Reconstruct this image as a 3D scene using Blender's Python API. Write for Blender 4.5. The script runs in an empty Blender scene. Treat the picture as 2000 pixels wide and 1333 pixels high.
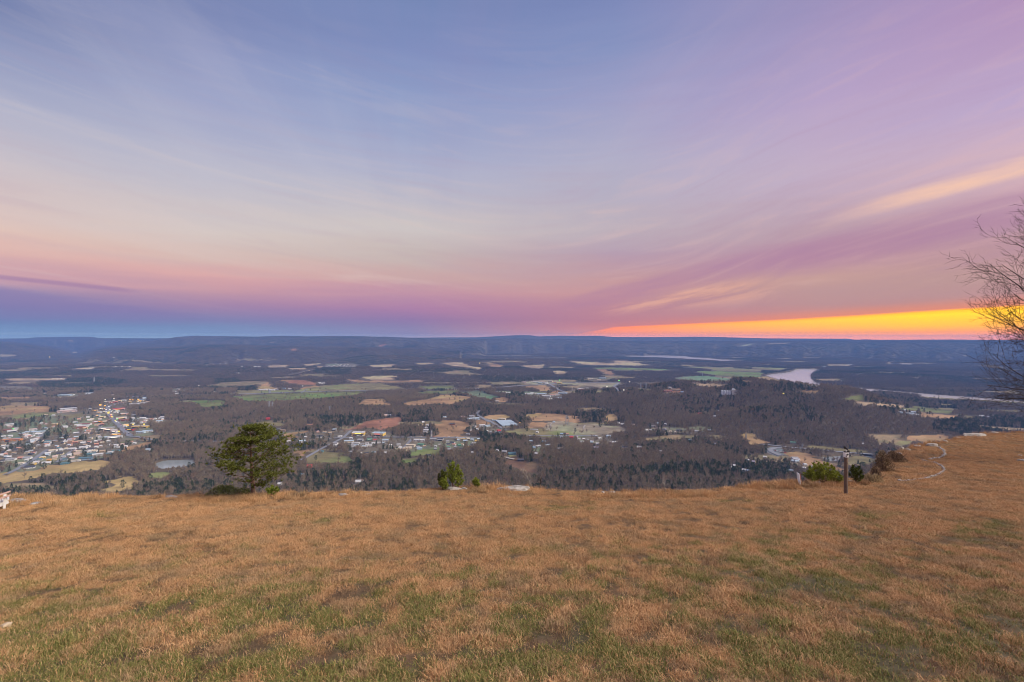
import bpy, math, random
import numpy as np
from mathutils import Vector, Matrix, Euler
R = math.radians
random.seed(11)
RNG = np.random.default_rng(11)
SC = bpy.context.scene
HAZE = 7.4e-5                   # density of the evening air (per metre)

# ------------------------------------------------------------------ camera, sky, sun, exposure
ZC = 287.0                      # eye height above the valley floor (metres)
FPX = 944.0                     # focal length in pixels of the 2000 px wide photograph
EYE = 660.0                     # row of the eye level in the photograph
PITCH = math.atan((666.5 - EYE) / FPX)    # very slightly downwards
cam_d = bpy.data.cameras.new('camera')
cam = bpy.data.objects.new('camera', cam_d)
SC.collection.objects.link(cam)
cam.location = (0, 0, ZC)
cam.rotation_euler = (math.pi / 2 - PITCH, 0, 0)
cam_d.sensor_width = 36
cam_d.lens = 36 * FPX / 2000
cam_d.clip_start = 0.1
cam_d.clip_end = 60000
SC.camera = cam
SC.view_settings.view_transform = 'Standard'
SC.view_settings.look = 'None'
SC.view_settings.gamma = 1
SC.view_settings.exposure = 0.0
SC.cycles.max_bounces = 4
SC.cycles.diffuse_bounces = 2
SC.cycles.volume_bounces = 0
SC.cycles.transparent_max_bounces = 4
SC.cycles.use_denoising = True
SC.cycles.filter_width = 0.95
SC.render.use_persistent_data = False

def s2l(c):
    out = []
    for v in c:
        v /= 255.0
        out.append(v / 12.92 if v <= 0.04045 else ((v + 0.055) / 1.055) ** 2.4)
    return (*out, 1.0)

class NT:
    """small helper for building node trees"""
    def __init__(s, tree): s.t = tree
    def n(s, kind, **kw):
        nd = s.t.nodes.new(kind)
        for k, v in kw.items(): setattr(nd, k, v)
        return nd
    def put(s, sock, v):
        if isinstance(v, bpy.types.NodeSocket): s.t.links.new(v, sock)
        else: sock.default_value = v
    def m(s, op, a, b=None, c=None, clamp=False):
        nd = s.n('ShaderNodeMath', operation=op, use_clamp=clamp)
        for i, v in enumerate((a, b, c)):
            if v is not None: s.put(nd.inputs[i], v)
        return nd.outputs[0]
    def rng(s, v, a, b, lo=0.0, hi=1.0, smooth=False):
        nd = s.n('ShaderNodeMapRange', clamp=True, interpolation_type='SMOOTHSTEP' if smooth else 'LINEAR')
        for k, x in zip(('Value', 'From Min', 'From Max', 'To Min', 'To Max'), (v, a, b, lo, hi)): s.put(nd.inputs[k], x)
        return nd.outputs[0]
    def mix(s, f, a, b, blend='MIX'):
        nd = s.n('ShaderNodeMix', data_type='RGBA', blend_type=blend)
        s.put(nd.inputs['Factor'], f); s.put(nd.inputs['A'], a); s.put(nd.inputs['B'], b)
        return nd.outputs['Result']
    def xyz(s, x, y, z):
        nd = s.n('ShaderNodeCombineXYZ')
        for i, v in enumerate((x, y, z)): s.put(nd.inputs[i], v)
        return nd.outputs[0]
    def noise(s, vec, scale, detail=4, rough=0.55, dist=0.0):
        nd = s.n('ShaderNodeTexNoise')
        if vec is not None: s.put(nd.inputs['Vector'], vec)
        nd.inputs['Scale'].default_value = scale; nd.inputs['Detail'].default_value = detail
        nd.inputs['Roughness'].default_value = rough; nd.inputs['Distortion'].default_value = dist
        return nd.outputs['Fac']
    def ramp(s, v, stops, interp='LINEAR'):
        nd = s.n('ShaderNodeValToRGB'); cr = nd.color_ramp; cr.interpolation = interp
        while len(cr.elements) < len(stops): cr.elements.new(0.5)
        for e, (p, c) in zip(cr.elements, stops): e.position = p; e.color = c
        s.put(nd.inputs[0], v)
        return nd.outputs[0]

def build_sky():
    w = bpy.data.worlds.new('World'); SC.world = w; w.use_nodes = True
    t = w.node_tree; t.nodes.clear(); k = NT(t)
    tc = k.n('ShaderNodeTexCoord')
    nrm = k.n('ShaderNodeVectorMath', operation='NORMALIZE'); t.links.new(tc.outputs['Generated'], nrm.inputs[0])
    sp = k.n('ShaderNodeSeparateXYZ'); t.links.new(nrm.outputs[0], sp.inputs[0])
    X, Y, Z = sp.outputs
    DEG = 57.29578
    el0 = k.m('MULTIPLY', k.m('ARCSINE', Z), DEG)
    az = k.m('MULTIPLY', k.m('ARCTAN2', X, Y), DEG)
    # streak frame: the cirrus runs in parallel bands towards azimuth A0 and so fans out of that point of the horizon
    A0 = R(-12)
    al = k.m('ADD', k.m('MULTIPLY', X, math.sin(A0)), k.m('MULTIPLY', Y, math.cos(A0)))
    cr = k.m('SUBTRACT', k.m('MULTIPLY', X, math.cos(A0)), k.m('MULTIPLY', Y, math.sin(A0)))
    zz = k.m('ADD', k.m('MAXIMUM', Z, 0.0), 0.045)
    ps = k.m('DIVIDE', al, zz); pc = k.m('DIVIDE', cr, zz)
    vec = k.xyz(k.m('MULTIPLY', pc, 1.0), k.m('MULTIPLY', ps, 0.16), 0.0)
    n1 = k.noise(vec, 0.55, 5, 0.52, 0.7)
    vec2 = k.xyz(k.m('MULTIPLY', pc, 1.0), k.m('MULTIPLY', ps, 0.10), 3.7)
    n2 = k.noise(vec2, 1.3, 7, 0.6, 0.9)
    vec3 = k.xyz(k.m('MULTIPLY', az, 0.045), k.m('MULTIPLY', el0, 0.55), 1.3)
    n3 = k.noise(vec3, 1.0, 5, 0.55, 0.4)
    amp = k.rng(el0, 3.0, 26.0, 0.2, 3.6)
    el = k.m('ADD', el0, k.m('MULTIPLY', k.m('SUBTRACT', n1, 0.5), amp))
    el = k.m('ADD', el, k.m('MULTIPLY', k.m('SUBTRACT', n3, 0.5), k.rng(el0, 0.6, 8.0, 0.2, 3.2)))
    rows = [0, 100, 200, 330, 450, 500, 540, 570, 600, 625, 640, 662]
    table = {
        0:    [(120,132,174),(150,158,192),(178,180,202),(204,194,200),(226,197,186),(225,182,174),(206,162,172),(150,136,174),(132,130,174),(116,134,178),(122,148,186),(150,172,204)],
        400:  [(124,136,180),(145,153,193),(160,167,201),(192,190,204),(215,201,196),(216,188,180),(222,170,168),(200,154,166),(162,134,170),(132,134,176),(126,146,184),(150,170,202)],
        800:  [(116,136,182),(127,143,190),(144,160,200),(174,178,204),(207,198,196),(200,184,180),(205,170,168),(197,150,167),(176,130,167),(150,124,168),(146,134,172),(166,150,180)],
        1200: [(124,136,184),(136,148,192),(158,160,198),(178,176,200),(190,177,187),(184,158,176),(198,156,160),(206,154,152),(193,138,150),(196,132,142),(216,136,132),(252,164,140)],
        1600: [(156,146,188),(170,156,196),(184,164,200),(196,176,198),(190,160,172),(189,146,162),(202,160,152),(194,153,150),(194,148,146),(224,142,126),(216,130,110),(220,140,110)],
        2000: [(178,148,188),(184,157,194),(190,169,204),(216,182,190),(190,152,162),(190,150,154),(190,152,148),(192,148,146),(212,140,122),(224,132,90),(228,130,76),(232,140,80)],
    }
    cols = []
    for px, lst in table.items():
        a = math.atan((px - 1000) / FPX)
        stops = []
        for y, c in zip(rows, lst):
            e = math.degrees(math.atan((EYE - y) / FPX * math.cos(a)))
            stops.append((max(e, 0.0) / 90.0, s2l(c)))
        stops = stops[::-1]
        stops.append((0.66, s2l((150, 156, 206)))); stops.append((1.0, s2l((160, 166, 210))))
        cols.append((math.degrees(a), stops))
    back = [(0.0, s2l((150, 150, 190))), (0.08, s2l((190, 160, 190))), (0.2, s2l((215, 190, 205))), (0.5, s2l((190, 185, 215))), (1.0, s2l((160, 166, 210)))]
    cols = [(-110, back)] + cols + [(110, back)]
    f = k.m('DIVIDE', el, 90.0)
    col = k.ramp(f, cols[0][1])
    for i in range(1, len(cols)):
        col = k.mix(k.rng(az, cols[i - 1][0], cols[i][0]), col, k.ramp(f, cols[i][1]))
    phi = k.m('MULTIPLY', k.m('ARCTAN2', Z, cr), DEG)          # angle of the streak about its vanishing point
    wob = k.m('ADD', phi, k.m('MULTIPLY', k.m('SUBTRACT', n1, 0.5), 3.0))
    def band(lo, a, b, hi, v=wob):
        return k.m('MULTIPLY', k.rng(v, lo, a, smooth=True), k.rng(v, b, hi, 1.0, 0.0, smooth=True))
    # soft streak texture, violet in the troughs and pale on the crests
    up = k.rng(el0, 7.0, 26.0, smooth=True)
    dark = k.m('MULTIPLY', k.rng(n2, 0.50, 0.30, smooth=True), k.m('MULTIPLY', up, 0.16))
    col = k.mix(dark, col, k.mix(k.rng(az, -30, 35), s2l((136, 146, 190)), s2l((170, 138, 176))))
    lite = k.m('MULTIPLY', k.rng(n2, 0.52, 0.74, smooth=True), k.m('MULTIPLY', up, 0.20))
    col = k.mix(lite, col, k.mix(k.rng(az, -20, 45), s2l((206, 202, 212)), s2l((212, 186, 204))))
    # wisps: fine brushed texture drawn out along the bands
    vec4 = k.xyz(k.m('ADD', k.m('MULTIPLY', az, 0.030), k.m('MULTIPLY', el0, 0.05)), k.m('SUBTRACT', k.m('MULTIPLY', el0, 0.30), k.m('MULTIPLY', az, k.rng(az, -10, 30, -0.030, 0.055))), 7.7)
    n4 = k.noise(vec4, 1.6, 9, 0.62, 1.1)
    low = k.m('MULTIPLY', k.rng(el0, 2.0, 6.0), k.rng(el0, 34.0, 16.0))
    w1_ = k.m('MULTIPLY', k.rng(n4, 0.52, 0.76), k.m('MULTIPLY', low, 0.30))
    col = k.mix(w1_, col, k.mix(k.rng(az, -30, 40), s2l((224, 206, 200)), s2l((236, 190, 180))))
    w2_ = k.m('MULTIPLY', k.rng(n4, 0.48, 0.26), k.m('MULTIPLY', low, 0.24))
    col = k.mix(w2_, col, k.mix(k.rng(az, -30, 30), s2l((186, 160, 178)), s2l((176, 136, 164))))
    # long mauve bank on the right
    b = k.m('MULTIPLY', band(8.6, 11.5, 13.5, 15.5), k.rng(az, 3, 12, smooth=True))
    col = k.mix(k.m('MULTIPLY', b, k.rng(n4, 0.30, 0.62, 0.62, 0.28)), col, s2l((172, 126, 162)))
    # peach streak low on the right
    b = k.m('MULTIPLY', band(15.2, 16.0, 16.5, 17.6), k.rng(az, 30, 42, smooth=True))
    col = k.mix(k.m('MULTIPLY', b, k.rng(n4, 0.34, 0.60, 0.25, 0.85)), col, s2l((248, 202, 176)))
    b = k.m('MULTIPLY', band(5.6, 7.6, 8.8, 10.4), k.m('MULTIPLY', k.rng(az, 9, 16, smooth=True), k.rng(az, 30, 24, smooth=True)))
    b = k.m('MULTIPLY', b, k.rng(n4, 0.44, 0.60))
    col = k.mix(k.m('MULTIPLY', b, 0.5), col, s2l((244, 182, 152)))
    # dim violet bank low on the left and its thin upper streak
    e2 = k.m('ADD', el0, k.m('MULTIPLY', k.m('SUBTRACT', n3, 0.5), 1.2))
    top = k.rng(az, -47, -30, 4.3, 2.0)
    b = k.m('MULTIPLY', k.rng(k.m('SUBTRACT', top, e2), -0.2, 0.5, smooth=True), k.m('MULTIPLY', k.rng(e2, 1.0, 2.6, smooth=True), k.rng(az, -26, -36, smooth=True)))
    col = k.mix(k.m('MULTIPLY', b, 0.5), col, s2l((136, 122, 172)))
    d = k.m('ABSOLUTE', k.m('SUBTRACT', el0, k.rng(az, -47, -36, 4.95, 4.25)))
    b = k.m('MULTIPLY', k.rng(d, 0.3, 0.06, smooth=True), k.rng(az, -36.5, -40, smooth=True))
    col = k.mix(k.m('MULTIPLY', b, 0.5), col, s2l((150, 118, 164)))
    # clear glowing gap under the cloud deck on the right
    edge = k.ramp(k.rng(az, 0, 60), [(0.0, (0, 0, 0, 1)), (0.083, (0, 0, 0, 1)), (0.2, (.11, .11, .11, 1)), (0.46, (.165, .165, .165, 1)), (0.777, (.243, .243, .243, 1)), (1.0, (.30, .30, .30, 1))])
    sepe = k.n('ShaderNodeSeparateColor'); t.links.new(edge, sepe.inputs[0])
    edge = k.m('ADD', k.m('MULTIPLY', sepe.outputs[0], 11.0), k.m('MULTIPLY', k.m('SUBTRACT', n3, 0.5), 0.25))
    rel = k.m('DIVIDE', el0, k.m('MAXIMUM', edge, 0.05))
    msk = k.m('MULTIPLY', k.rng(k.m('SUBTRACT', edge, el0), -0.12, 0.12, smooth=True), k.rng(az, 4, 14, smooth=True))
    hot = k.ramp(rel, [(0.0, s2l((250, 152, 96))), (0.18, s2l((254, 160, 70))), (0.42, s2l((255, 188, 24))), (0.85, s2l((255, 212, 4))), (1.0, s2l((255, 184, 30)))])
    mild = k.ramp(rel, [(0.0, s2l((232, 148, 140))), (0.5, s2l((240, 146, 116))), (1.0, s2l((244, 140, 100)))])
    gl = k.mix(k.rng(az, 14, 40), mild, hot)
    gl = k.mix(k.rng(az, 60, 100), gl, back[1][1])
    gl = k.mix(1.0, gl, k.xyz(1.5, 1.28, 0.85), 'MULTIPLY')
    rim = k.m('MULTIPLY', k.rng(k.m('SUBTRACT', el0, edge), 1.1, -0.1, smooth=True), k.m('MULTIPLY', k.rng(az, 10, 30), k.rng(az, 80, 55)))
    col = k.mix(k.m('MULTIPLY', rim, 0.62), col, s2l((246, 146, 104)))
    col = k.mix(msk, col, gl)
    lo_ = k.rng(el0, 0.0, 0.5, 1.0, 0.0)                     # sky brightened along the horizon to offset dimming by the haze box
    col = k.mix(lo_, col, k.mix(1.0, col, k.xyz(1.9, 1.8, 1.25), 'MULTIPLY'))
    bg = k.n('ShaderNodeBackground'); t.links.new(col, bg.inputs[0]); bg.inputs[1].default_value = 1.0
    out = k.n('ShaderNodeOutputWorld'); t.links.new(bg.outputs[0], out.inputs[0])
build_sky()

dusk_fill_d = bpy.data.lights.new('sun', 'SUN')
dusk_fill_d.energy = 4.8  # added soft fill light; the sun itself is already below the horizon
dusk_fill_d.angle = R(32)
dusk_fill_d.color = (1.0, 0.91, 0.78)
sun = bpy.data.objects.new('sun', dusk_fill_d)
SC.collection.objects.link(sun)
_d = Vector((math.sin(R(104)) * math.cos(R(35)), math.cos(R(104)) * math.cos(R(35)), math.sin(R(35))))   # towards the light
sun.rotation_euler = _d.to_track_quat('Z', 'Y').to_euler()

# ------------------------------------------------------------------ helpers
COL = SC.collection
def tag(o, label=None, cat=None, group=None, kind=None):
    if label: o['label'] = label
    if cat: o['category'] = cat
    if group: o['group'] = group
    if kind: o['kind'] = kind
    return o
def empty(name, loc, rz=0.0):
    o = bpy.data.objects.new(name, None); COL.objects.link(o)
    o.location = loc; o.rotation_euler = (0, 0, rz); o.empty_display_size = 0.5
    return o
class MB:
    def __init__(s): s.v = []; s.f = []; s.mi = []; s.cur = 0
    def add(s, vs, fs):
        b = len(s.v); s.v += [tuple(v) for v in vs]
        for f in fs: s.f.append(tuple(b + i for i in f)); s.mi.append(s.cur)
    def box(s, cx, cy, z0, w, d, h, rz=0.0, taper=1.0):
        c, n = math.cos(rz), math.sin(rz); vs = []
        for z, k in ((z0, 1.0), (z0 + h, taper)):
            for x, y in ((-w/2, -d/2), (w/2, -d/2), (w/2, d/2), (-w/2, d/2)):
                x *= k; y *= k
                vs.append((cx + x*c - y*n, cy + x*n + y*c, z))
        s.add(vs, [(3,2,1,0),(4,5,6,7),(0,1,5,4),(1,2,6,5),(2,3,7,6),(3,0,4,7)])
    def obox(s, p, q, w, h, up=(0, 0, 1)):
        """board of width w and thickness h from p to q"""
        p, q = Vector(p), Vector(q); a = (q - p).normalized(); u = Vector(up)
        b = a.cross(u).normalized(); c = b.cross(a).normalized(); vs = []
        for e in (p, q):
            for x, y in ((-1,-1),(1,-1),(1,1),(-1,1)): vs.append(e + b*(x*w/2) + c*(y*h/2))
        s.add(vs, [(3,2,1,0),(4,5,6,7),(0,1,5,4),(1,2,6,5),(2,3,7,6),(3,0,4,7)])
    def tube(s, pts, rad, n=6, cap=True):
        pts = [Vector(p) for p in pts]; vs = []; fs = []
        for i, p in enumerate(pts):
            a = (pts[min(i+1, len(pts)-1)] - pts[max(i-1, 0)])
            a = a.normalized() if a.length > 1e-9 else Vector((0, 0, 1))
            u = a.cross(Vector((0.31, 0.17, 0.93))); 
            if u.length < 1e-3: u = a.cross(Vector((1, 0, 0)))
            u.normalize(); w = a.cross(u)
            for j in range(n):
                th = 2*math.pi*j/n
                vs.append(p + (u*math.cos(th) + w*math.sin(th))*rad[i])
        for i in range(len(pts)-1):
            for j in range(n):
                fs.append((i*n+j, i*n+(j+1)%n, (i+1)*n+(j+1)%n, (i+1)*n+j))
        if cap and n > 2:
            fs.append(tuple(range(n))[::-1]); fs.append(tuple((len(pts)-1)*n+j for j in range(n)))
        s.add(vs, fs)
    def leaf(s, p, d, L, w, nrm=None):
        p = Vector(p); d = Vector(d)
        n = Vector(nrm) if nrm else Vector((random.uniform(-1,1), random.uniform(-1,1), random.uniform(-1,1)))
        b = d.cross(n)
        if b.length < 1e-4: b = d.cross(Vector((1, .3, .2)))
        b.normalize(); d = d.normalized()
        s.add([p - b*w*0.5, p + b*w*0.5, p + d*L], [(0, 1, 2)])
    def mesh(s, name, mats):
        me = bpy.data.meshes.new(name); me.from_pydata(s.v, [], s.f)
        for m in (mats if isinstance(mats, (list, tuple)) else [mats]): me.materials.append(m)
        if any(s.mi): me.polygons.foreach_set('material_index', s.mi)
        me.update(); return me
    def build(s, name, mats, parent=None, smooth=False):
        me = s.mesh(name, mats)
        if smooth: me.polygons.foreach_set('use_smooth', [True]*len(me.polygons))
        return link(name, me, parent)
def link(name, me, parent=None):
    o = bpy.data.objects.new(name, me); COL.objects.link(o)
    if parent: o.parent = parent
    return o

def _hash(ix, iy, seed):
    h = (ix * 374761393 + iy * 668265263 + seed * 1442695041) & 0xFFFFFFFF
    h = ((h ^ (h >> 13)) * 1274126177) & 0xFFFFFFFF
    return ((h ^ (h >> 16)) & 0xFFFF) / 65535.0
def vnoise(x, y, seed=0):
    x = np.asarray(x, float); y = np.asarray(y, float)
    ix = np.floor(x).astype(np.int64); iy = np.floor(y).astype(np.int64)
    fx = x - ix; fy = y - iy; fx = fx*fx*(3-2*fx); fy = fy*fy*(3-2*fy)
    a = _hash(ix, iy, seed); b = _hash(ix+1, iy, seed); c = _hash(ix, iy+1, seed); d = _hash(ix+1, iy+1, seed)
    return (a*(1-fx)+b*fx)*(1-fy) + (c*(1-fx)+d*fx)*fy
def fbm(x, y, oct=4, seed=0):
    s = 0; a = 0.5; t = 0
    for i in range(oct):
        s = s + a*vnoise(np.asarray(x)*2**i, np.asarray(y)*2**i, seed+i*17); t += a; a *= 0.5
    return s / t
def sstep(a, b, x):
    t = np.clip((x-a)/(b-a), 0, 1); return t*t*(3-2*t)

CP, SP = math.cos(PITCH), math.sin(PITCH)
def project(x, y, z):
    """ground position -> position in the photograph's frame"""
    f = np.asarray(y)*CP - (np.asarray(z)-ZC)*SP
    u = np.asarray(y)*SP + (np.asarray(z)-ZC)*CP
    return 1000 + FPX*np.asarray(x)/f, 666.5 - FPX*u/f
def ray(px, py):
    a = (px-1000)/FPX; b = (666.5-py)/FPX
    d = np.array([a, CP + b*SP, -SP + b*CP]); return d/d[1]      # per metre of depth

CROPS = dict(P=(0,0,1), A=(0,640,3.702), B=(400,640,3.702), C=(800,640,3.702), D=(1200,640,3.702), E=(1500,640,3.702),
             T1=(0,770,8.331), T2=(140,770,8.333), M1=(520,810,8.333), M2=(740,800,8.333), M3=(960,790,8.333), I=(940,720,6.667),
             R1=(1180,800,7.692), R2=(1440,850,7.143), F1=(0,640,5), F2=(400,640,5), F3=(800,640,5), F4=(1200,640,5), F5=(1600,640,5))
def cp(c, X, Y):
    a, b, s = CROPS[c]; return a + X/s, b + Y/s
def inpoly(px, py, poly):
    ins = np.zeros(np.shape(px), bool); n = len(poly); j = n-1
    for i in range(n):
        xi, yi = poly[i]; xj, yj = poly[j]
        if yi != yj:
            ins ^= ((yi > py) != (yj > py)) & (px < (xj-xi)*(py-yi)/(yj-yi)+xi)
        j = i
    return ins

# ------------------------------------------------------------------ materials
MATS = {}
def mat(name, col, rough=0.85, var=0.0, scale=3.0, metallic=0.0, emit=0.0, coord='Object', col2=None):
    if name in MATS: return MATS[name]
    m = bpy.data.materials.new(name); m.use_nodes = True; t = m.node_tree; k = NT(t)
    b = t.nodes['Principled BSDF']; b.inputs['Roughness'].default_value = rough; b.inputs['Metallic'].default_value = metallic
    c = (*col, 1.0)
    if var > 0:
        tc = k.n('ShaderNodeTexCoord')
        f = k.noise(tc.outputs[coord], scale, 5, 0.6)
        lo = tuple(v*(1-var) for v in col) + (1.0,); hi = tuple(min(1, v*(1+var)) for v in (col2 or col)) + (1.0,)
        t.links.new(k.mix(k.rng(f, 0.3, 0.7), lo, hi), b.inputs['Base Color'])
    else: b.inputs['Base Color'].default_value = c
    if emit:
        b.inputs['Emission Color'].default_value = c; b.inputs['Emission Strength'].default_value = emit
    MATS[name] = m; return m

def leafmat(name, c1, c2, c3=None, trans=0.0, wscale=0.02, dark=0.6):
    """foliage or twigs: differs from plant to plant (object random), from leaf to leaf and over the land"""
    m = bpy.data.materials.new(name); m.use_nodes = True; t = m.node_tree; k = NT(t)
    b = t.nodes['Principled BSDF']; b.inputs['Roughness'].default_value = 0.9; b.inputs['Specular IOR Level'].default_value = 0.15
    oi = k.n('ShaderNodeObjectInfo'); ge = k.n('ShaderNodeNewGeometry')
    f = k.noise(ge.outputs['Position'], wscale, 3, 0.6)
    f = k.m('ADD', k.m('MULTIPLY', k.rng(f, 0.3, 0.7), 0.5), k.m('MULTIPLY', oi.outputs['Random'], 0.5))
    col = k.mix(f, (*c1, 1), (*c2, 1))
    if c3: col = k.mix(k.rng(oi.outputs['Random'], 0.72, 0.95), col, (*c3, 1))
    lf = k.rng(ge.outputs['Random Per Island'], 0, 1, dark, 2-dark)
    col = k.mix(1.0, col, k.xyz(lf, lf, lf), 'MULTIPLY')
    t.links.new(col, b.inputs['Base Color']); MATS[name] = m; return m
# ------------------------------------------------------------------ land form of the valley
def tpx(px): return (px - 1000) / FPX
HILLS = [  # (px, depth, height, half width along, half depth)
    (1330, 2020, 54, 260, 170), (1500, 1880, 80, 240, 190), (1640, 1720, 52, 170, 150), (1540, 1480, 50, 240, 80), (1740, 1560, 16, 140, 130),
    (660, 1930, 30, 330, 150), (1080, 2170, 26, 330, 150), (1005, 1120, 18, 120, 80), (1200, 1010, 12, 260, 120),
    (240, 4250, 36, 900, 320), (620, 4000, 22, 500, 250), (900, 4050, 34, 620, 380), (1230, 3500, 10, 300, 150), (560, 3050, 22, 180, 90),
    (900, 5300, 40, 900, 350), (1210, 5400, 24, 500, 250), (740, 5600, 55, 420, 330), (1620, 3900, 8, 500, 300), (1850, 3700, 10, 500, 350)]
RIDGES = [  # columns: px -> top row, foot depth, top depth
    dict(px=[-420, 0, 40, 100, 130, 180], row=[664, 668, 673, 683, 690, 712], f=5900, t=7800),
    dict(px=[-420, 0, 50, 70, 150, 180, 195, 300, 340, 420], row=[661, 662.4, 662, 660.6, 659.6, 660, 661.6, 662, 661.6, 662], f=9900, t=11600),
    dict(px=[120, 160, 190, 210, 240, 300, 340, 400, 460, 560, 700, 800, 900], row=[716, 698, 689, 685, 682.6, 682, 681, 676, 676, 679, 681, 684, 690], f=5100, t=6900),
    dict(px=[200, 240, 280, 330, 350, 380, 450, 500, 550, 600, 650, 700, 750, 800, 850, 900, 950], row=[690, 675, 668, 662, 659.8, 658.4, 659.2, 659.6, 658.5, 659.2, 658.6, 659, 660, 661.5, 662.6, 663.4, 664], f=7000, t=9400),
    dict(px=[760, 850, 930, 1000, 1100, 1200, 1300, 1400, 1500, 1600, 1700, 1800, 1880, 1925, 2000, 2420], row=[668, 664, 663, 662.4, 663.4, 666, 667, 667, 666.6, 666.2, 666, 665.6, 665.6, 666.4, 666.8, 666],
         f=[8100, 8100, 8100, 8100, 8000, 7900, 7700, 7300, 6900, 6500, 6300, 6200, 6100, 6000, 5900, 5600], t=[10200, 10200, 10200, 10100, 9900, 9800, 9600, 9200, 8800, 8500, 8300, 8100, 8000, 7900, 7800, 7400]),
    dict(px=[700, 750, 800, 860, 930, 980, 1010, 1035, 1050, 1100, 1130, 1170, 1200, 1300, 1360, 1400, 1500, 1600, 1655, 1670, 1690, 1740, 1800, 2420],
         row=[661, 659.4, 661, 660.6, 660.4, 658.4, 657.4, 657.4, 659, 658.2, 658.6, 658.3, 660, 660, 659.5, 660, 662, 662.4, 662.6, 664, 663.6, 664.6, 667, 668], f=10600, t=12000)]
WATER = {
 'river': [('P', [(1494,733.4),(1512,730.2),(1530,728.6),(1544,726.6),(1553,722.4),(1570,720.6),(1600,722.5),(1590,727),(1584,733),(1585,740),(1592,747),(1604,751),(1640,755),(1700,760.5),(1760,765),(1840,772),(1920,777.5),(2000,784),(2180,795),(2180,799),(2000,787.5),(1900,781),(1820,776.5),(1745,769.5),(1715,766.5),(1670,762),(1630,758.5),(1595,753.5),(1570,750),(1544,747),(1520,741.5),(1500,736)])],
 'lake': [('F4', [(60,279),(300,274),(500,274),(700,281),(760,292),(900,299),(1050,313),(1300,320),(1050,327),(900,316),(740,309),(650,302),(560,300),(430,292),(300,289),(120,284)])],
 'pond': [('R2', [(1165,308),(1250,303),(1380,296),(1500,284),(1505,335),(1480,348),(1400,374),(1290,384),(1210,348)]), ('R2', [(1720,283),(1830,287),(1900,310),(1880,340),(1800,318)]),
          ('A', [(1120,985),(1180,962),(1320,957),(1400,954),(1415,985),(1330,1014),(1180,1028),(1128,1017)])]}
WATER_Z = -1.2
WPOLY = [[cp(c, *q) for q in pts] for lst in WATER.values() for c, pts in lst]

def land_h(x, y):
    x = np.asarray(x, float); y = np.asarray(y, float)
    t = x / np.maximum(y, 1.0); px = 1000 + FPX*t
    z = 1.0 + 5.0*(fbm(x/620, y/620, 3, 5)-0.35)*sstep(600, 1500, y)
    z = z + 16*np.clip(fbm(x/900, y/900, 3, 9)-0.5, 0, 1)*sstep(2600, 5200, y)*sstep(1500, 1150, px)
    for hp, hy, hh, sx, sy in HILLS:
        hx = tpx(hp)*hy
        g = np.exp(-0.5*(((x-hx)/sx)**2 + ((y-hy)/sy)**2))
        z = z + hh*g*(0.75 + 0.5*fbm(x/170+hp, y/170, 3, 3))
    w1 = (fbm(px/34, y*0+1.7, 4, 21)-0.5); w2 = (fbm(px/90, y/2600, 3, 23)-0.5)
    for i, r in enumerate(RIDGES):
        row = np.interp(px, r['px'], r['row']); row = np.where(row < 667, 661+(row-661)*1.35, row+2*np.clip((row-667)*-.2+1, 0, 1)); f = np.interp(px, r['px'], r['f']) if isinstance(r['f'], list) else r['f']
        tt = np.interp(px, r['px'], r['t']) if isinstance(r['t'], list) else r['t']
        sh = (w1*1500 + w2*1700)*(1 if i < 5 else .6)
        f2 = f + sh; top = ZC + (EYE-row)*tt/FPX
        k = np.clip((y-f2)/(tt-f2+60), 0, 1)
        prof = k**1.35*(3-2*k)**0.5*0.577*1.0 + 0
        prof = np.clip(prof/0.577, 0, 1) if False else sstep(0, 1, k**0.9)
        face = sstep(0.02, 0.25, k)*(1-sstep(0.75, 1.0, k))
        inside = (px >= r['px'][0]) & (px <= r['px'][-1])
        hz = top*prof + face*70*(fbm(px/30+y/700, y/900, 3, 31+i)-0.5)
        z = np.where(inside, np.maximum(z, np.minimum(hz, top + 0*z)), z)
    sl = 262 - 0.42*(y-25)
    sl = sl + 16*(fbm(x/60, y/60, 3, 41)-0.5)*sstep(60, 160, y)
    z = np.where(y < 760, np.logaddexp(z/12, sl/12)*12, z)
    return z
def land(x, y):
    z = land_h(x, y)
    px, py = project(x, y, z)
    z2 = z.copy() if z.shape else z
    for p in WPOLY:
        a = np.array(p)
        near = (px > a[:,0].min()-3) & (px < a[:,0].max()+3) & (py > a[:,1].min()-4) & (py < a[:,1].max()+6) & (np.asarray(y) > 700)
        if np.any(near):
            pw, qw = project(x, y, WATER_Z*np.ones_like(z))
            z2 = np.where(near & inpoly(pw, qw, p), WATER_Z-2.0, z2)
    return z2
_YS = np.concatenate([np.geomspace(620, 3000, 320), np.geomspace(3010, 16500, 420)])
def at(px, py):
    """where the sight line through a point of the photograph meets the land"""
    d = ray(px, py); z = ZC + d[2]*_YS; h = land_h(d[0]*_YS, _YS)
    k = np.argmax(z < h)
    if not (z < h).any(): k = len(_YS)-1
    if k == 0: return Vector((d[0]*_YS[0], _YS[0], float(h[0])))
    a, b = z[k-1]-h[k-1], z[k]-h[k]; f = a/(a-b); Y = _YS[k-1]+f*(_YS[k]-_YS[k-1])
    return Vector((d[0]*Y, Y, float(land_h(np.array(d[0]*Y), np.array(Y)))))

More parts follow.
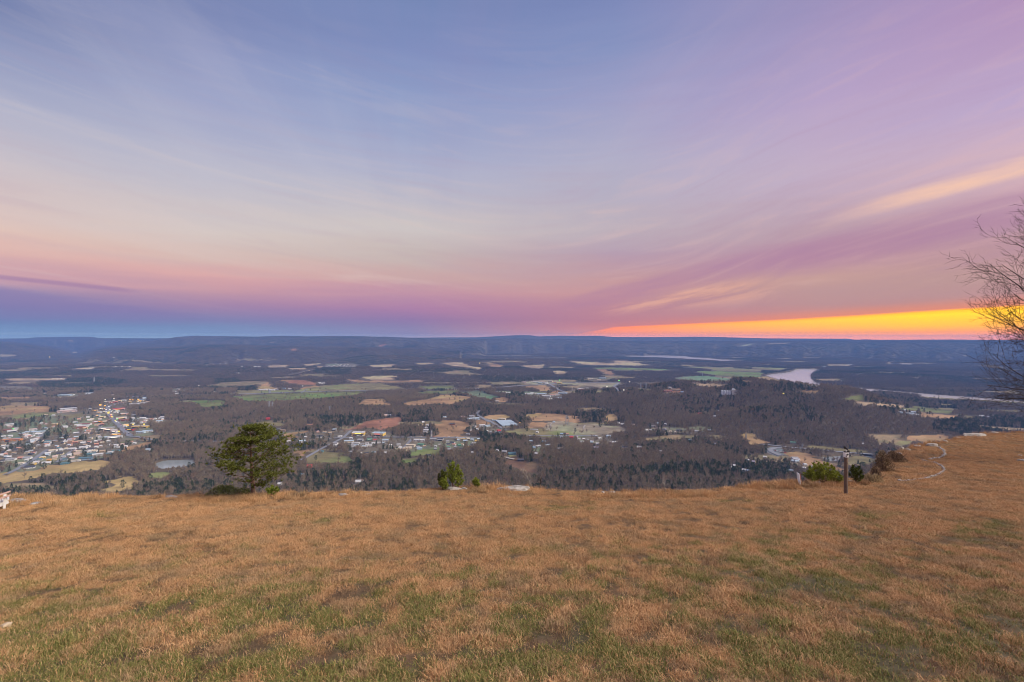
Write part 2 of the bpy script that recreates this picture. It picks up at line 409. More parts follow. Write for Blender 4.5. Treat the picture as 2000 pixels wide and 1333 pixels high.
# ------------------------------------------------------------------ land cover: fields, towns, pine woods
TAN, OLIVE, GREEN, PALE, RED, TOWN, ASPH, GGRN, STRAW = 'tan olive green pale red town asphalt greygreen straw'.split()
FCOL = {TAN: (.34,.215,.115), OLIVE: (.22,.19,.095), GREEN: (.165,.178,.068), PALE: (.28,.235,.165), RED: (.29,.145,.09), 'scrub': (.19,.115,.078), TOWN: (.19,.165,.12), ASPH: (.19,.2,.215), GGRN: (.165,.2,.125), STRAW: (.40,.30,.19)}
FIELDS = [
 (TAN,'A',[(0,1050),(130,1030),(350,1010),(600,985),(720,978),(790,995),(700,1020),(450,1050),(300,1065),(0,1112)]),
 (TAN,'A',[(690,1172),(800,1120),(900,1090),(990,1075),(988,1150),(880,1172),(760,1198)]),
 (OLIVE,'A',[(1060,1055),(1180,1040),(1300,1040),(1200,1088),(1070,1088)]),
 (TAN,'A',[(0,572),(150,568),(370,570),(360,600),(0,642)]), (OLIVE,'A',[(0,642),(150,615),(420,608),(350,640),(120,657)]),
 (TAN,'A',[(0,503),(200,501),(240,511),(0,522)]), (STRAW,'A',[(20,368),(250,371),(480,364),(470,379),(100,384)]),
 (GREEN,'A',[(1390,530),(1480,522),(1640,535),(1600,570),(1480,577),(1430,560)]), (OLIVE,'A',[(1290,540),(1390,524),(1400,547)]),
 (STRAW,'A',[(0,194),(110,196),(128,205),(0,213)]), (GREEN,'A',[(820,830),(1000,813),(900,838)]), (TAN,'A',[(900,870),(1080,825),(1120,830),(1000,870),(900,892)]),
 (STRAW,'A',[(540,296),(680,288),(680,298),(560,303)]), (PALE,'A',[(330,512),(520,490),(560,500),(390,516)]),(OLIVE,'A',[(440,640),(600,612),(620,640),(470,660)]),
 (GREEN,'B',[(150,500),(400,487),(700,470),(960,468),(1180,465),(1130,485),(950,510),(700,522),(520,527),(300,537),(235,512)]),
 (OLIVE,'B',[(650,460),(780,428),(1000,410),(1280,403),(1430,440),(1300,456),(1000,463),(700,468)]), (OLIVE,'B',[(230,453),(390,451),(640,455),(640,470),(240,480)]),
 (TAN,'B',[(385,432),(450,398),(490,430),(540,442),(390,457)]), (RED,'B',[(550,384),(700,378),(815,402),(790,414),(640,406)]),
 (TAN,'B',[(660,442),(800,419),(850,425),(760,449)]), (STRAW,'B',[(1110,361),(1250,349),(1410,349),(1350,365),(1380,377),(1200,379)]),
 (TAN,'B',[(1030,374),(1200,385),(1560,384),(1580,395),(1300,396),(1100,396)]), (GREEN,'B',[(1560,425),(1790,419),(1800,441),(1600,446)]),
 (GREEN,'B',[(1500,477),(1620,459),(1851,457),(1851,471),(1650,483)]), (TAN,'B',[(1095,541),(1170,519),(1290,511),(1300,540),(1350,556),(1150,557)]),
 (TAN,'B',[(1410,552),(1500,540),(1600,528),(1640,552),(1500,562)]), (TAN,'C',[(0,541),(120,519),(220,489),(330,487),(445,505),(400,535),(270,555),(100,550)]),
 (GGRN,'C',[(360,470),(490,454),(560,479),(640,500),(600,522),(450,491)]), (TAN,'C',[(630,510),(690,504),(725,525),(630,537)]),
 (RED,'B',[(1040,747),(1150,690),(1260,660),(1400,645),(1412,665),(1370,722),(1250,737),(1130,727)]), (OLIVE,'B',[(340,690),(430,673),(510,679),(590,689),(560,717),(420,718)]),
 (TAN,'B',[(530,802),(600,770),(690,744),(722,755),(660,782),(600,808)]), (TAN,'B',[(480,842),(560,815),(610,810),(520,850)]), (TAN,'B',[(668,885),(790,877),(803,885),(740,907),(720,932),(655,932)]),
 (OLIVE,'B',[(715,952),(850,898),(960,908),(1080,938),(1105,960),(1000,972),(870,968),(740,972)]), (GREEN,'B',[(1393,960),(1492,954),(1482,977),(1420,998)]),
 (GREEN,'B',[(1480,893),(1700,873),(1712,922),(1500,928)]), (TAN,'C',[(165,792),(190,700),(260,666),(340,678),(412,700),(417,762),(380,797)]),
 (TAN,'C',[(530,650),(600,626),(692,626),(692,657),(600,672)]), (TAN,'C',[(440,680),(500,664),(560,690),(490,722)]), (TAN,'C',[(828,697),(900,680),(1012,688),(1002,727),(900,732),(850,722)]),
 (OLIVE,'C',[(715,747),(830,733),(980,733),(1250,768),(1200,787),(900,787),(780,777)]), (PALE,'C',[(1000,688),(1180,688),(1350,698),(1552,718),(1562,757),(1400,772),(1250,777),(1000,737)]),
 (TAN,'C',[(820,640),(950,618),(1232,638),(1242,662),(1200,692),(900,672)]), (TAN,'C',[(1385,652),(1500,618),(1492,662),(1430,688)]),
 ('scrub','C',[(690,965),(760,932),(840,962),(930,1002),(970,1037),(850,1042),(720,1002)]), (OLIVE,'M3',[(260,840),(420,830),(420,890),(300,890)]),
 (STRAW,'F3',[(320,349),(420,339),(520,344),(600,380),(690,390),(680,407),(560,387),(430,377)]), (STRAW,'F3',[(80,350),(180,344),(250,355),(100,362)]),
 (TAN,'F3',[(750,339),(900,370),(912,387),(790,382)]), (STRAW,'F3',[(1060,371),(1200,369),(1322,361),(1280,400),(1180,391)]), (STRAW,'F3',[(1400,424),(1470,423),(1547,445),(1440,452)]),
 (STRAW,'F3',[(1560,329),(1700,334),(2000,350),(2000,371),(1700,362)]), (GREEN,'F3',[(1770,398),(2000,391),(2000,411),(1900,409)]), (RED,'F3',[(1830,411),(1900,410),(2000,440),(1990,467),(1860,431)]),
 (TAN,'F3',[(0,514),(100,514),(150,528),(0,532)]),
 (PALE,'I',[(530,174),(870,149),(1040,164),(1040,206),(870,216),(560,202)]), (TAN,'I',[(500,241),(870,211),(860,240),(940,290),(760,302),(690,251)]),
 (PALE,'I',[(1040,189),(1440,189),(1780,189),(1720,252),(1600,252),(1300,217),(1050,206)]), (RED,'I',[(880,301),(1050,289),(1000,332),(880,327)]), (TAN,'I',[(180,401),(260,374),(370,404),(330,432),(200,437)]),
 (TOWN,'I',[(180,289),(740,309),(1150,329),(1150,352),(850,412),(300,347)]), (TOWN,'I',[(1150,259),(1420,244),(1420,287),(1160,292)]), (TOWN,'I',[(1330,129),(1650,119),(1650,152),(1450,157)]),
 (OLIVE,'I',[(1480,301),(1530,269),(1650,305),(1500,322)]),
 (STRAW,'F4',[(0,325),(100,324),(330,368),(200,372),(0,367)]), (GREEN,'F4',[(0,392),(140,394),(420,404),(620,414),(420,419),(250,416),(0,421)]), (GREEN,'F4',[(790,430),(1000,427),(1420,437),(1450,455),(1400,487),(1200,491),(950,461)]),
 (GGRN,'F4',[(610,495),(700,479),(900,474),(1180,510),(1000,522),(700,517)]), (STRAW,'F4',[(780,544),(1000,551),(1190,564),(1000,574),(800,567)]), (TAN,'F4',[(1240,511),(1360,525),(1300,534)]),
 (TAN,'F4',[(1380,489),(1480,479),(1640,525),(1500,517)]), (OLIVE,'F4',[(680,384),(900,384),(1450,414),(1400,430),(1000,421),(900,401)]), (OLIVE,'F4',[(1310,387),(1680,399),(1620,416),(1420,409)]),
 (TAN,'F4',[(1820,609),(2000,619),(2000,641),(1850,633)]), (OLIVE,'F4',[(180,611),(280,589),(390,612)]), (OLIVE,'F4',[(350,580),(500,574),(450,592)]), (RED,'F4',[(480,614),(650,589),(660,642),(480,632)]),
 (GREEN,'F5',[(205,695),(360,664),(430,667),(422,712),(260,707)]), (STRAW,'F5',[(330,719),(560,734),(850,759),(740,782),(520,747),(460,769)]), (GREEN,'F5',[(930,774),(1030,774),(1300,814),(1290,847),(1100,832),(900,807),(780,791)]),
 (TAN,'F5',[(980,834),(1200,849),(1360,864),(1340,882),(1250,892),(1040,872),(990,852)]), (OLIVE,'F5',[(1360,849),(1570,870),(1400,884)]), (OLIVE,'F5',[(1040,779),(1350,794),(1370,806),(1100,790)]), (OLIVE,'F5',[(1500,800),(2000,808),(2000,826),(1600,812)]),
 (OLIVE,'F5',[(1900,874),(2000,874),(1990,897)]), (OLIVE,'F5',[(1100,734),(1340,750),(1300,762),(1120,747)]), (OLIVE,'F5',[(990,668),(1500,700),(2000,733),(2000,747),(1600,722),(1000,682)]),
 (STRAW,'F5',[(80,361),(300,363),(300,373),(90,371)]), (STRAW,'F5',[(640,341),(710,344),(700,352)]), (STRAW,'F5',[(800,350),(900,351),(890,363),(810,361)]), (STRAW,'F5',[(430,329),(480,330),(470,335)]),
 (OLIVE,'E',[(885,827),(1000,825),(1060,835),(1000,862),(920,852)]), (TAN,'E',[(985,807),(1080,773),(1300,783),(1350,790),(1250,822),(1100,842)]),
 (TAN,'R2',[(670,242),(830,238),(980,250),(1080,280),(1170,312),(1290,387),(1480,462),(1500,520),(1400,502),(1200,432),(1000,442),(880,332),(720,282)]),
 (OLIVE,'R2',[(960,164),(1200,164),(1480,184),(1800,224),(1830,257),(1600,247),(1300,217),(1000,192)]), (OLIVE,'R2',[(1500,269),(1700,280),(1900,330),(1850,422),(1560,402)]), (ASPH,'R2',[(400,204),(560,194),(725,282),(600,305)]),
 (TAN,'D',[(900,780),(970,764),(1122,832),(960,852)]),
 (STRAW,'F2',[(600,377),(700,364),(812,369),(800,387),(640,390)]), (STRAW,'F2',[(820,399),(980,394),(1000,406),(860,410)]), (STRAW,'F2',[(1060,385),(1150,374),(1140,391)]), (STRAW,'F2',[(1600,369),(1840,359),(1830,383),(1640,387)]),
 (STRAW,'F2',[(960,360),(1080,354),(1150,349),(1000,377)]), (TOWN,'F2',[(1180,354),(1480,354),(1480,382),(1180,382)]), (RED,'F2',[(1690,180),(1770,155),(1778,165),(1720,189)]), (STRAW,'F2',[(640,141),(684,141),(682,148),(640,148)]), (RED,'F2',[(840,215),(880,203),(905,218),(850,232)]),
 (STRAW,'F1',[(700,240),(752,238),(748,249),(705,250)]), (STRAW,'F1',[(665,126),(720,124),(722,136),(680,138)]), (PALE,'F4',[(1220,178),(1330,158),(1380,160),(1260,184)]),(STRAW,'F4',[(1500,158),(1700,150),(1705,154),(1505,163)]),
 (TOWN,'A',[(0,690),(200,660),(430,610),(700,570),(740,530),(1000,505),(1090,540),(900,600),(950,640),(1350,680),(1330,702),(1080,702),(1130,762),(960,802),(1060,832),(900,892),(700,962),(450,992),(150,1042),(0,1052)]),
 (TOWN,'B',[(480,760),(620,735),(830,755),(960,735),(1060,745),(1320,740),(1420,800),(1851,790),(1851,890),(1750,882),(1480,892),(1300,922),(1100,902),(980,842),(700,842),(560,832)]),
 (TOWN,'C',[(0,790),(520,790),(500,862),(300,892),(0,882)]), (TOWN,'C',[(450,648),(620,648),(792,700),(722,747),(560,762),(430,722)]), (TOWN,'M3',[(960,470),(2000,500),(2000,622),(1500,622),(1000,522)]), (TOWN,'M3',[(640,658),(1000,638),(950,702),(800,822),(680,802)]),
 (TOWN,'R1',[(560,260),(1550,272),(1600,332),(1000,372),(560,362)]), (TOWN,'R2',[(700,290),(900,330),(1080,430),(920,492),(740,372)]), (TOWN,'A',[(0,420),(250,430),(240,465),(0,470)]),(TOWN,'A',[(340,500),(560,480),(660,470),(650,500),(420,520)]),(TOWN,'A',[(1240,440),(1390,450),(1340,480),(1240,475)]),
]
PINES = [('E',[(1240,680),(1500,652),(1860,655),(1860,770),(1400,790),(1200,760),(1170,710)]), ('F2',[(100,505),(300,500),(420,540),(520,560),(520,610),(250,610),(100,560)]), ('B',[(800,650),(1150,650),(1140,720),(850,725)]),
         ('C',[(690,480),(830,480),(830,512),(700,510)]), ('F3',[(940,655),(1110,650),(1110,690),(950,690)]), ('M3',[(320,180),(560,190),(900,200),(800,280),(560,290),(540,390),(440,330)]), ('F2',[(1080,395),(1440,395),(1430,465),(1080,460)]),
         ('R2',[(60,400),(560,400),(540,500),(200,500)]), ('F1',[(380,490),(640,500),(1000,490),(1250,520),(1200,560),(800,600),(400,600)]), ('M2',[(1620,400),(2000,420),(2000,570),(1650,590)]), ('M1',[(1330,780),(1520,760),(1560,1000),(1360,1040)]), ('F3',[(1250,490),(1700,490),(1990,500),(1990,530),(1700,530)]), ('F5',[(530,775),(800,810),(790,835),(560,800)]),
         ('P',[(1040,930),(1250,915),(1540,905),(1545,965),(1040,965)]), ('P',[(560,930),(720,925),(760,965),(560,965)])]
FP = [(k, [cp(c, *q) for q in pts]) for k, c, pts in FIELDS]
PP = [[cp(c, *q) for q in pts] for c, pts in PINES]
FBB = [(min(p[0] for p in q), max(p[0] for p in q), min(p[1] for p in q), max(p[1] for p in q)) for _, q in FP]
def cover(px, py):
    """index of the field (or -1) that covers each point; hedges make the edges ragged"""
    dep = ZC*FPX/np.maximum(py-EYE, 18.0); mx = (px-1000)/FPX*dep; sc_ = np.clip(FPX/dep, .05, 1.2)
    px = px + (fbm(mx/55, dep/55, 4, 201)-.5)*62*sc_; py = py + (fbm(mx/55, dep/55, 4, 207)-.5)*62*sc_*np.minimum(ZC/dep*1.2, 1)
    out = np.full(np.shape(px), -1, np.int32)
    for i, (k, q) in enumerate(FP):
        b = FBB[i]; near = np.nonzero((px > b[0]) & (px < b[1]) & (py > b[2]) & (py < b[3]) & (out < 0))[0]
        if len(near):
            ins = inpoly(px[near], py[near], q); out[near[ins]] = i
    return out
def glades(x, y):
    """small clearings strewn through the flat woods"""
    m = (y > 900) & (y < 8200); g = fbm(x/(190+y*.05), y/(80+y*.012), 4, 221)
    g = g + np.where((y < 2700), .034, .012)
    return np.where(m & (land_h(x, y) < np.where(y < 2700, 17, 40)), sstep(.665, .71, g), 0.0)
IS_TOWN = np.array([k == TOWN for k, _ in FP] + [False]); FCOLA = np.array([FCOL[k] for k, _ in FP] + [(.115, .090, .062)])

# ------------------------------------------------------------------ ground mesh, water and roads
def ground_mat():
    m = bpy.data.materials.new('valley_land'); m.use_nodes = True; t = m.node_tree; k = NT(t); b = t.nodes['Principled BSDF']
    b.inputs['Roughness'].default_value = 0.95; b.inputs['Specular IOR Level'].default_value = 0.1
    at_ = k.n('ShaderNodeAttribute', attribute_name='cover'); ge = k.n('ShaderNodeNewGeometry')
    f = k.noise(ge.outputs['Position'], 0.035, 6, 0.65); g = k.noise(ge.outputs['Position'], 0.007, 4, 0.6)
    h = k.m('ADD', k.rng(f, 0.25, 0.75, 0.72, 1.28), k.rng(g, 0.3, 0.7, -0.16, 0.16))
    t.links.new(k.mix(1.0, at_.outputs['Color'], k.xyz(h, k.m('MULTIPLY', h, 0.99), k.m('MULTIPLY', h, 0.97)), 'MULTIPLY'), b.inputs['Base Color'])
    return m
def grid_mesh(name, xs, ys, zs, m):
    nr, nc = xs.shape; me = bpy.data.meshes.new(name); me.vertices.add(nr*nc)
    me.vertices.foreach_set('co', np.stack([xs, ys, zs], -1).astype(np.float32).ravel())
    i = np.arange(nr*nc).reshape(nr, nc); q = np.stack([i[:-1,:-1], i[:-1,1:], i[1:,1:], i[1:,:-1]], -1).reshape(-1, 4)
    me.loops.add(q.size); me.loops.foreach_set('vertex_index', q.astype(np.int32).ravel()); me.polygons.add(len(q))
    me.polygons.foreach_set('loop_start', np.arange(0, q.size, 4, dtype=np.int32)); me.polygons.foreach_set('use_smooth', np.ones(len(q), bool))
    me.materials.append(m); me.update(calc_edges=True); return me
def colattr(me, name, rgb):
    a = me.color_attributes.new(name, 'FLOAT_COLOR', 'POINT')
    a.data.foreach_set('color', np.concatenate([rgb, np.ones((len(rgb), 1))], 1).astype(np.float32).ravel())
tt_ = np.linspace(-1.38, 1.38, 1080)
yy_ = np.concatenate([np.linspace(18, 700, 60)[:-1], ZC*FPX/np.linspace(ZC*FPX/700, ZC*FPX/4200, 330)[:-1], np.geomspace(4200, 12900, 290)])
TT, YY = np.meshgrid(tt_, yy_); XX = TT*YY; ZZ = land(XX.ravel(), YY.ravel()).reshape(XX.shape)
gpx, gpy = project(XX.ravel(), YY.ravel(), ZZ.ravel())
gc = cover(gpx, gpy); gc[(YY.ravel() < 640)] = -1
base_rgb = FCOLA[gc]; X_, Y_ = XX.ravel(), YY.ravel()
v1 = fbm(X_/160, Y_/160, 4, 211)[:,None]; v2 = fbm(X_/45, Y_/45, 3, 213)[:,None]; isf = (gc >= 0)[:,None]
base_rgb = np.where(isf, base_rgb*(1+.9*(v1-.5)+.6*(v2-.5)) + np.array((-.05,.012,-.02))*np.clip((v1-.48)*5, 0, 1), base_rgb)
glade = glades(X_, Y_)[:,None]; base_rgb = np.where(~isf & (Y_ > 800)[:,None], base_rgb*(1-glade) + np.where(v2 > .5, np.array((.27,.205,.12)), np.array((.19,.165,.09)))*glade, base_rgb)
me = grid_mesh('valley_ground', XX, YY, ZZ, ground_mat())
colattr(me, 'cover', np.clip(base_rgb, .01, 1))
tag(link('valley_ground', me), 'patchwork of tan fields, green pasture and forest floor filling the valley', kind='structure')

wm = bpy.data.materials.new('still_water'); wm.use_nodes = True
_k = NT(wm.node_tree); _b = wm.node_tree.nodes['Principled BSDF']
_b.inputs['Base Color'].default_value = (.60, .55, .53, 1); _b.inputs['Roughness'].default_value = 0.16; _b.inputs['IOR'].default_value = 2.6; _b.inputs['Specular IOR Level'].default_value = 1.0  # pale base colour stands in for part of the reflected sky
_g = _k.n('ShaderNodeNewGeometry'); _bp = _k.n('ShaderNodeBump'); _bp.inputs['Strength'].default_value = 0.12; _bp.inputs['Distance'].default_value = 1.0
wm.node_tree.links.new(_k.noise(_g.outputs['Position'], 0.25, 3), _bp.inputs['Height']); wm.node_tree.links.new(_bp.outputs[0], _b.inputs['Normal'])
WL = {'river': 'pale pink river bend shining beyond the green fields', 'lake': 'thin bright strip of far water at the foot of the long ridge', 'pond': 'pond'}
PL = ['flooded grey pond beside the tan field behind the wooden post', 'small flooded patch beside the road at the bluff shoulder', 'milky pond among bare trees left of the big pine']
n_pond = 0
pond_m = wm.copy(); pond_m.name = 'pond_water'; pond_m.node_tree.nodes['Principled BSDF'].inputs['Base Color'].default_value = (.27, .31, .30, 1)
for nm, lst in WATER.items():
    for c, pts in lst:
        vs = []
        for q in pts:
            d = ray(*cp(c, *q)); Y = (WATER_Z-ZC)/d[2]; vs.append((d[0]*Y, Y, WATER_Z))
        ctr = np.mean(vs, 0); mb = MB(); mb.add(vs, [tuple(range(len(vs)))[::-1]])
        o = mb.build(nm, pond_m if nm == 'pond' else wm)
        if o.data.polygons[0].normal.z < 0: o.data.flip_normals()
        tag(o, WL[nm] if nm != 'pond' else PL[n_pond], kind='structure'); n_pond += nm == 'pond'

ROADS = [  # (width m, label, crop/points)
 (15,'wide main street of the valley town lined with lit stores',[('T2',960,690),('T2',850,600),('T2',740,480),('T2',640,380),('T2',575,270),('T2',600,200),('T2',720,170),('T2',900,140)]),
 (11,'grey bypass curving out of the town behind the pine',[('T2',880,720),('T2',960,690),('T2',1080,690),('T2',1200,735),('T2',1500,762),('A',1400,824),('A',1650,826),('B',300,823)]),
 (10,'straight residential street running up from the lower left field',[('T1',60,1330),('T1',260,1240),('T1',380,1170),('T1',560,1060),('T1',680,975),('T1',790,900)]),
 (8,'short residential street beside the teal house',[('T1',900,1130),('T1',980,1085),('T1',1100,980),('T1',1190,910),('T1',1333,880)]),
 (12,'parking street in front of the long white store roof',[('T1',360,790),('T1',500,775),('T1',640,700),('T1',760,600)]),
 (24,'broad highway crossing the pale green fields',[('A',740,508),('A',1000,500),('A',1250,490),('B',130,487),('B',480,475),('B',700,467),('B',1000,460),('B',1360,452),('C',100,444),('F3',100,606),('F3',640,601),('F3',900,586),('I',500,226),('I',870,206),('I',1040,190),('I',1400,190),('I',1800,186)]),
 (16,'slip road looping down from the motorway junction',[('I',1800,186),('I',1760,215),('I',1725,240),('I',1760,266),('I',1880,291)]),
 (14,'access road between the red dirt lot and the junction',[('I',890,205),('I',1000,275),('I',1090,310),('I',1210,326)]),
 (9,'straight country lane climbing past the olive field',[('B',690,965),('B',770,920),('B',850,875),('B',1000,800),('B',1060,745)]),
 (11,'village road along the hayfield bottom',[('B',880,806),('B',1000,798),('B',1100,795),('B',1400,795),('B',1850,797),('C',250,796),('C',500,797)]),
 (10,'valley road past the pale greenhouse roofs',[('C',700,748),('C',560,665),('M2',1800,215),('M2',1700,150),('M2',1580,80),('M2',1650,20)]),
 (8,'narrow street down through the village houses',[('M2',560,460),('M2',470,560),('M2',380,660)]), (5,'farm drive beside the hayfield',[('M2',860,345),('M2',855,455)]),
 (10,'road crossing behind the white marker board',[('R2',300,130),('R2',520,150),('R2',680,170),('R2',950,195),('R2',1300,225),('R2',1600,255),('R2',1950,277)]),
 (12,'side road dropping to the parked cars lot',[('R2',640,172),('R2',520,190),('R2',410,203),('R2',480,240),('R2',620,300)]),
 (4,'winding gravel path in the pale grass',[('M3',1000,300),('M3',950,340),('M3',980,390),('M3',870,430)]), (4,'short gravel path among the pale grass',[('M3',1530,340),('M3',1490,380),('M3',1510,410)]),
 (7,'concrete drive to the dark hilltop house',[('M3',190,845),('M3',260,895),('M3',410,905)]), (9,'lane behind the pale grass field',[('M3',560,515),('M3',900,516),('M3',1200,515),('M3',1700,515)]),
 (6,'thin track along the far slope road',[('F2',820,462),('F2',940,440),('F2',1060,412)]), (9,'lane leaving the farm up to the highway',[('F2',940,640),('F2',1000,604)]), (9,'lane from the cream works to the highway',[('F2',635,640),('F2',630,605)]),
]
road_m = mat('road_surface', (.21,.215,.23), 0.8, 0.15, 0.05); drive_m = mat('gravel_surface', (.34,.31,.27), 0.9, 0.15, 0.3)
RPIX = []
for w, lab, pts in ROADS:
    P = [at(*cp(*p)) for p in pts]; L = [P[0]]
    for a, b in zip(P, P[1:]):
        n = max(1, int((b-a).length/18))
        for i in range(1, n+1): L.append(a.lerp(b, i/n))
    L = [(L[max(i-1,0)] + L[i]*2 + L[min(i+1,len(L)-1)])/4 for i in range(len(L))]
    xy = np.array([(p.x, p.y) for p in L]); tg = np.gradient(xy, axis=0); tg /= np.linalg.norm(tg, axis=1)[:, None]
    nrm = np.stack([-tg[:,1], tg[:,0]], 1); mb = MB(); vs = []; cc = (-1, -.33, .33, 1)
    zz = np.max([land(xy[:,0]+nrm[:,0]*w/2*s, xy[:,1]+nrm[:,1]*w/2*s) for s in (-1, 0, 1)], 0) + 0.9 + xy[:,1]/6000
    for s in (-1, 1):
        vs += [(xy[i,0]+nrm[i,0]*w/2*s, xy[i,1]+nrm[i,1]*w/2*s, zz[i]) for i in range(len(L))]
    n = len(L); mb.add(vs, [(i, i+1, n+i+1, n+i) for i in range(n-1)])
    o = mb.build('path' if w <= 7 else 'road', drive_m if w <= 7 else road_m)
    if o.data.polygons[0].normal.z < 0: o.data.flip_normals()
    tag(o, lab, kind='structure')
    q = np.stack(project(xy[:,0], xy[:,1], zz), 1); RPIX.append((w, xy, q))
# ------------------------------------------------------------------ the lawn on the bluff
def lawn_z(x, y):
    x = np.asarray(x, float); y = np.asarray(y, float)
    d = 3.33 + 0.151*np.maximum(y, -8) - 0.071*2*np.logaddexp(0, (y-21)/2)
    return ZC - d + 0.10*(fbm(x/3.1, y/3.1, 3, 61)-0.5) + 0.05*(fbm(x/0.7, y/0.7, 2, 67)-0.5)
def lawn_at(px, py):
    d = ray(px, py); Y = np.linspace(3, 70, 1500); h = lawn_z(d[0]*Y, Y); z = ZC + d[2]*Y
    k = int(np.argmax(z < h)) if (z < h).any() else len(Y)-1
    return Vector((d[0]*Y[k], Y[k], h[k]))
RIM = [(-700,1000),(-300,990),(0,975),(100,974),(300,972),(400,971),(500,968.5),(600,966),(750,963),(830,957.5),(900,955),(960,955),(1050,957.5),(1120,961),(1170,963.5),(1300,962.5),(1400,958),(1500,948.5),(1580,943),(1650,941),(1690,938),(1706,926),(1722,905),(1745,888),(1780,874),(1830,865),(1870,857),(1900,850),(1930,847),(2000,845),(2100,843),(2400,842)]
_re = [lawn_at(a, b) for a, b in RIM]
RT = np.array([p.x/p.y for p in _re]); RY = np.array([p.y for p in _re])
def rim_y(t): return np.interp(t, RT, RY) + 0.25*(fbm(t*40, t*0+3, 3, 71)-0.5)
def over(x, y):
    """how far a point lies beyond the rim"""
    t = np.asarray(x)/np.maximum(y, 2.0); return (np.asarray(y) - rim_y(t))/np.sqrt(1+np.minimum(np.abs(t), 1.2)**2)
LAWN_PATCH = [('P',1080,992,80,9),('P',610,1010,70,14),('P',1390,1085,210,34),('P',1560,1130,220,40),('P',1930,1040,110,26),('P',1640,1045,120,16),('P',1870,1090,130,18),('P',960,1190,200,45),('P',760,1290,420,70),('P',1250,1290,500,70),('P',190,1010,40,7),('P',1440,980,30,4),('P',1700,1010,60,9),('P',600,1225,300,40),('P',1650,1280,350,60),('P',200,1290,260,50)]
def greenness(x, y):
    z = lawn_z(x, y); px, py = project(x, y, z); g = 0*np.asarray(x, float)
    for _, a, b, c, d in LAWN_PATCH:
        g = np.maximum(g, np.exp(-(((px-a)/c)**2 + ((py-b)/d)**2)))
    n = fbm(x/1.3, y/1.3, 5, 81); n2 = fbm(x/0.24, y/0.30, 3, 83); n3 = fbm(x/4.0, y/4.0, 3, 85)
    base = 0.06 + 0.58*sstep(13.0, 6.0, y)*(0.6+0.8*n3)
    return np.clip((base + 0.52*g) * (0.3 + 1.6*n) + 2.6*np.clip(n2-0.55, -.25, 1)*(.45+1.0*g+1.1*sstep(15, 6, y)) + 0.4*(n-0.55), 0, 1)
TRACKS = [np.array([tuple(lawn_at(*q))[:2] for q in pts]) for pts in ([(1330,985),(1400,1008),(1500,1035),(1600,1062),(1680,1095),(1760,1128),(1850,1150)], [(1560,1018),(1700,1040),(1800,1068),(1900,1090),(2010,1108)], [(1740,1000),(1850,1030),(2010,1046)])]
def track(x, y):      # faint trodden lines across the right of the lawn
    best = np.full(np.shape(x), 9.0)
    for P in TRACKS:
        for (ax, ay), (bx, by) in zip(P, P[1:]):
            f = np.clip(((x-ax)*(bx-ax)+(y-ay)*(by-ay))/((bx-ax)**2+(by-ay)**2), 0, 1); best = np.minimum(best, np.hypot(x-ax-f*(bx-ax), y-ay-f*(by-ay)))
    return np.exp(-(best/.20)**2)*sstep(.35, .55, fbm(x/.8, y/.8, 3, 97))
def dryness(x, y):      # dark bare thatch
    return np.clip(2.2*(fbm(x/0.9, y/0.9, 4, 91)-0.52) + 5.0*(fbm(x/0.23, y/0.23, 3, 93)-0.55) + 0.62*sstep(16, 6, y) + .9*track(x, y), 0, 1)
lm = bpy.data.materials.new('lawn_soil'); lm.use_nodes = True
_k = NT(lm.node_tree); _b = lm.node_tree.nodes['Principled BSDF']; _b.inputs['Roughness'].default_value = 0.95; _b.inputs['Specular IOR Level'].default_value = 0.1
_a = _k.n('ShaderNodeAttribute', attribute_name='cover'); _g = _k.n('ShaderNodeNewGeometry'); _f = _k.rng(_k.noise(_g.outputs['Position'], 9.0, 6, 0.75), 0.25, 0.75, 0.55, 1.45)
lm.node_tree.links.new(_k.mix(1.0, _a.outputs['Color'], _k.xyz(_f, _f, _f), 'MULTIPLY'), _b.inputs['Base Color'])
lx = np.arange(-42, 66, 0.17); ly = np.concatenate([np.arange(-9, 4, 0.5), np.arange(4, 56, 0.14)])
LX, LY = np.meshgrid(lx, ly); o_ = over(LX, LY); LZ = lawn_z(LX, LY)
s_ = np.maximum(o_, 0); LZ = LZ - np.where(s_ < 1.2, 0.45*s_**2, 0.648 + 7*(s_-1.2)) * np.where(LY > 4, 1, 0)
LZ = np.maximum(LZ, 236.0 + 3*fbm(LX/4, LY/4, 2, 99))
gv = greenness(LX.ravel(), LY.ravel()); dv = dryness(LX.ravel(), LY.ravel())
c_ = np.array((.225,.130,.062))*(1-gv[:,None]) + np.array((.13,.11,.05))*gv[:,None]
c_ = c_*(1-0.6*dv[:,None]) + np.array((.05,.042,.034))*0.6*dv[:,None]
rk = np.clip((s_.ravel()-0.9)/0.5, 0, 1)[:,None]; c_ = c_*(1-rk) + np.array((.24,.21,.17))*rk
me = grid_mesh('lawn', LX, LY, LZ, lm); colattr(me, 'cover', c_)
tag(link('lawn', me), 'dormant russet lawn with green patches ending at the bluff rim', kind='structure')

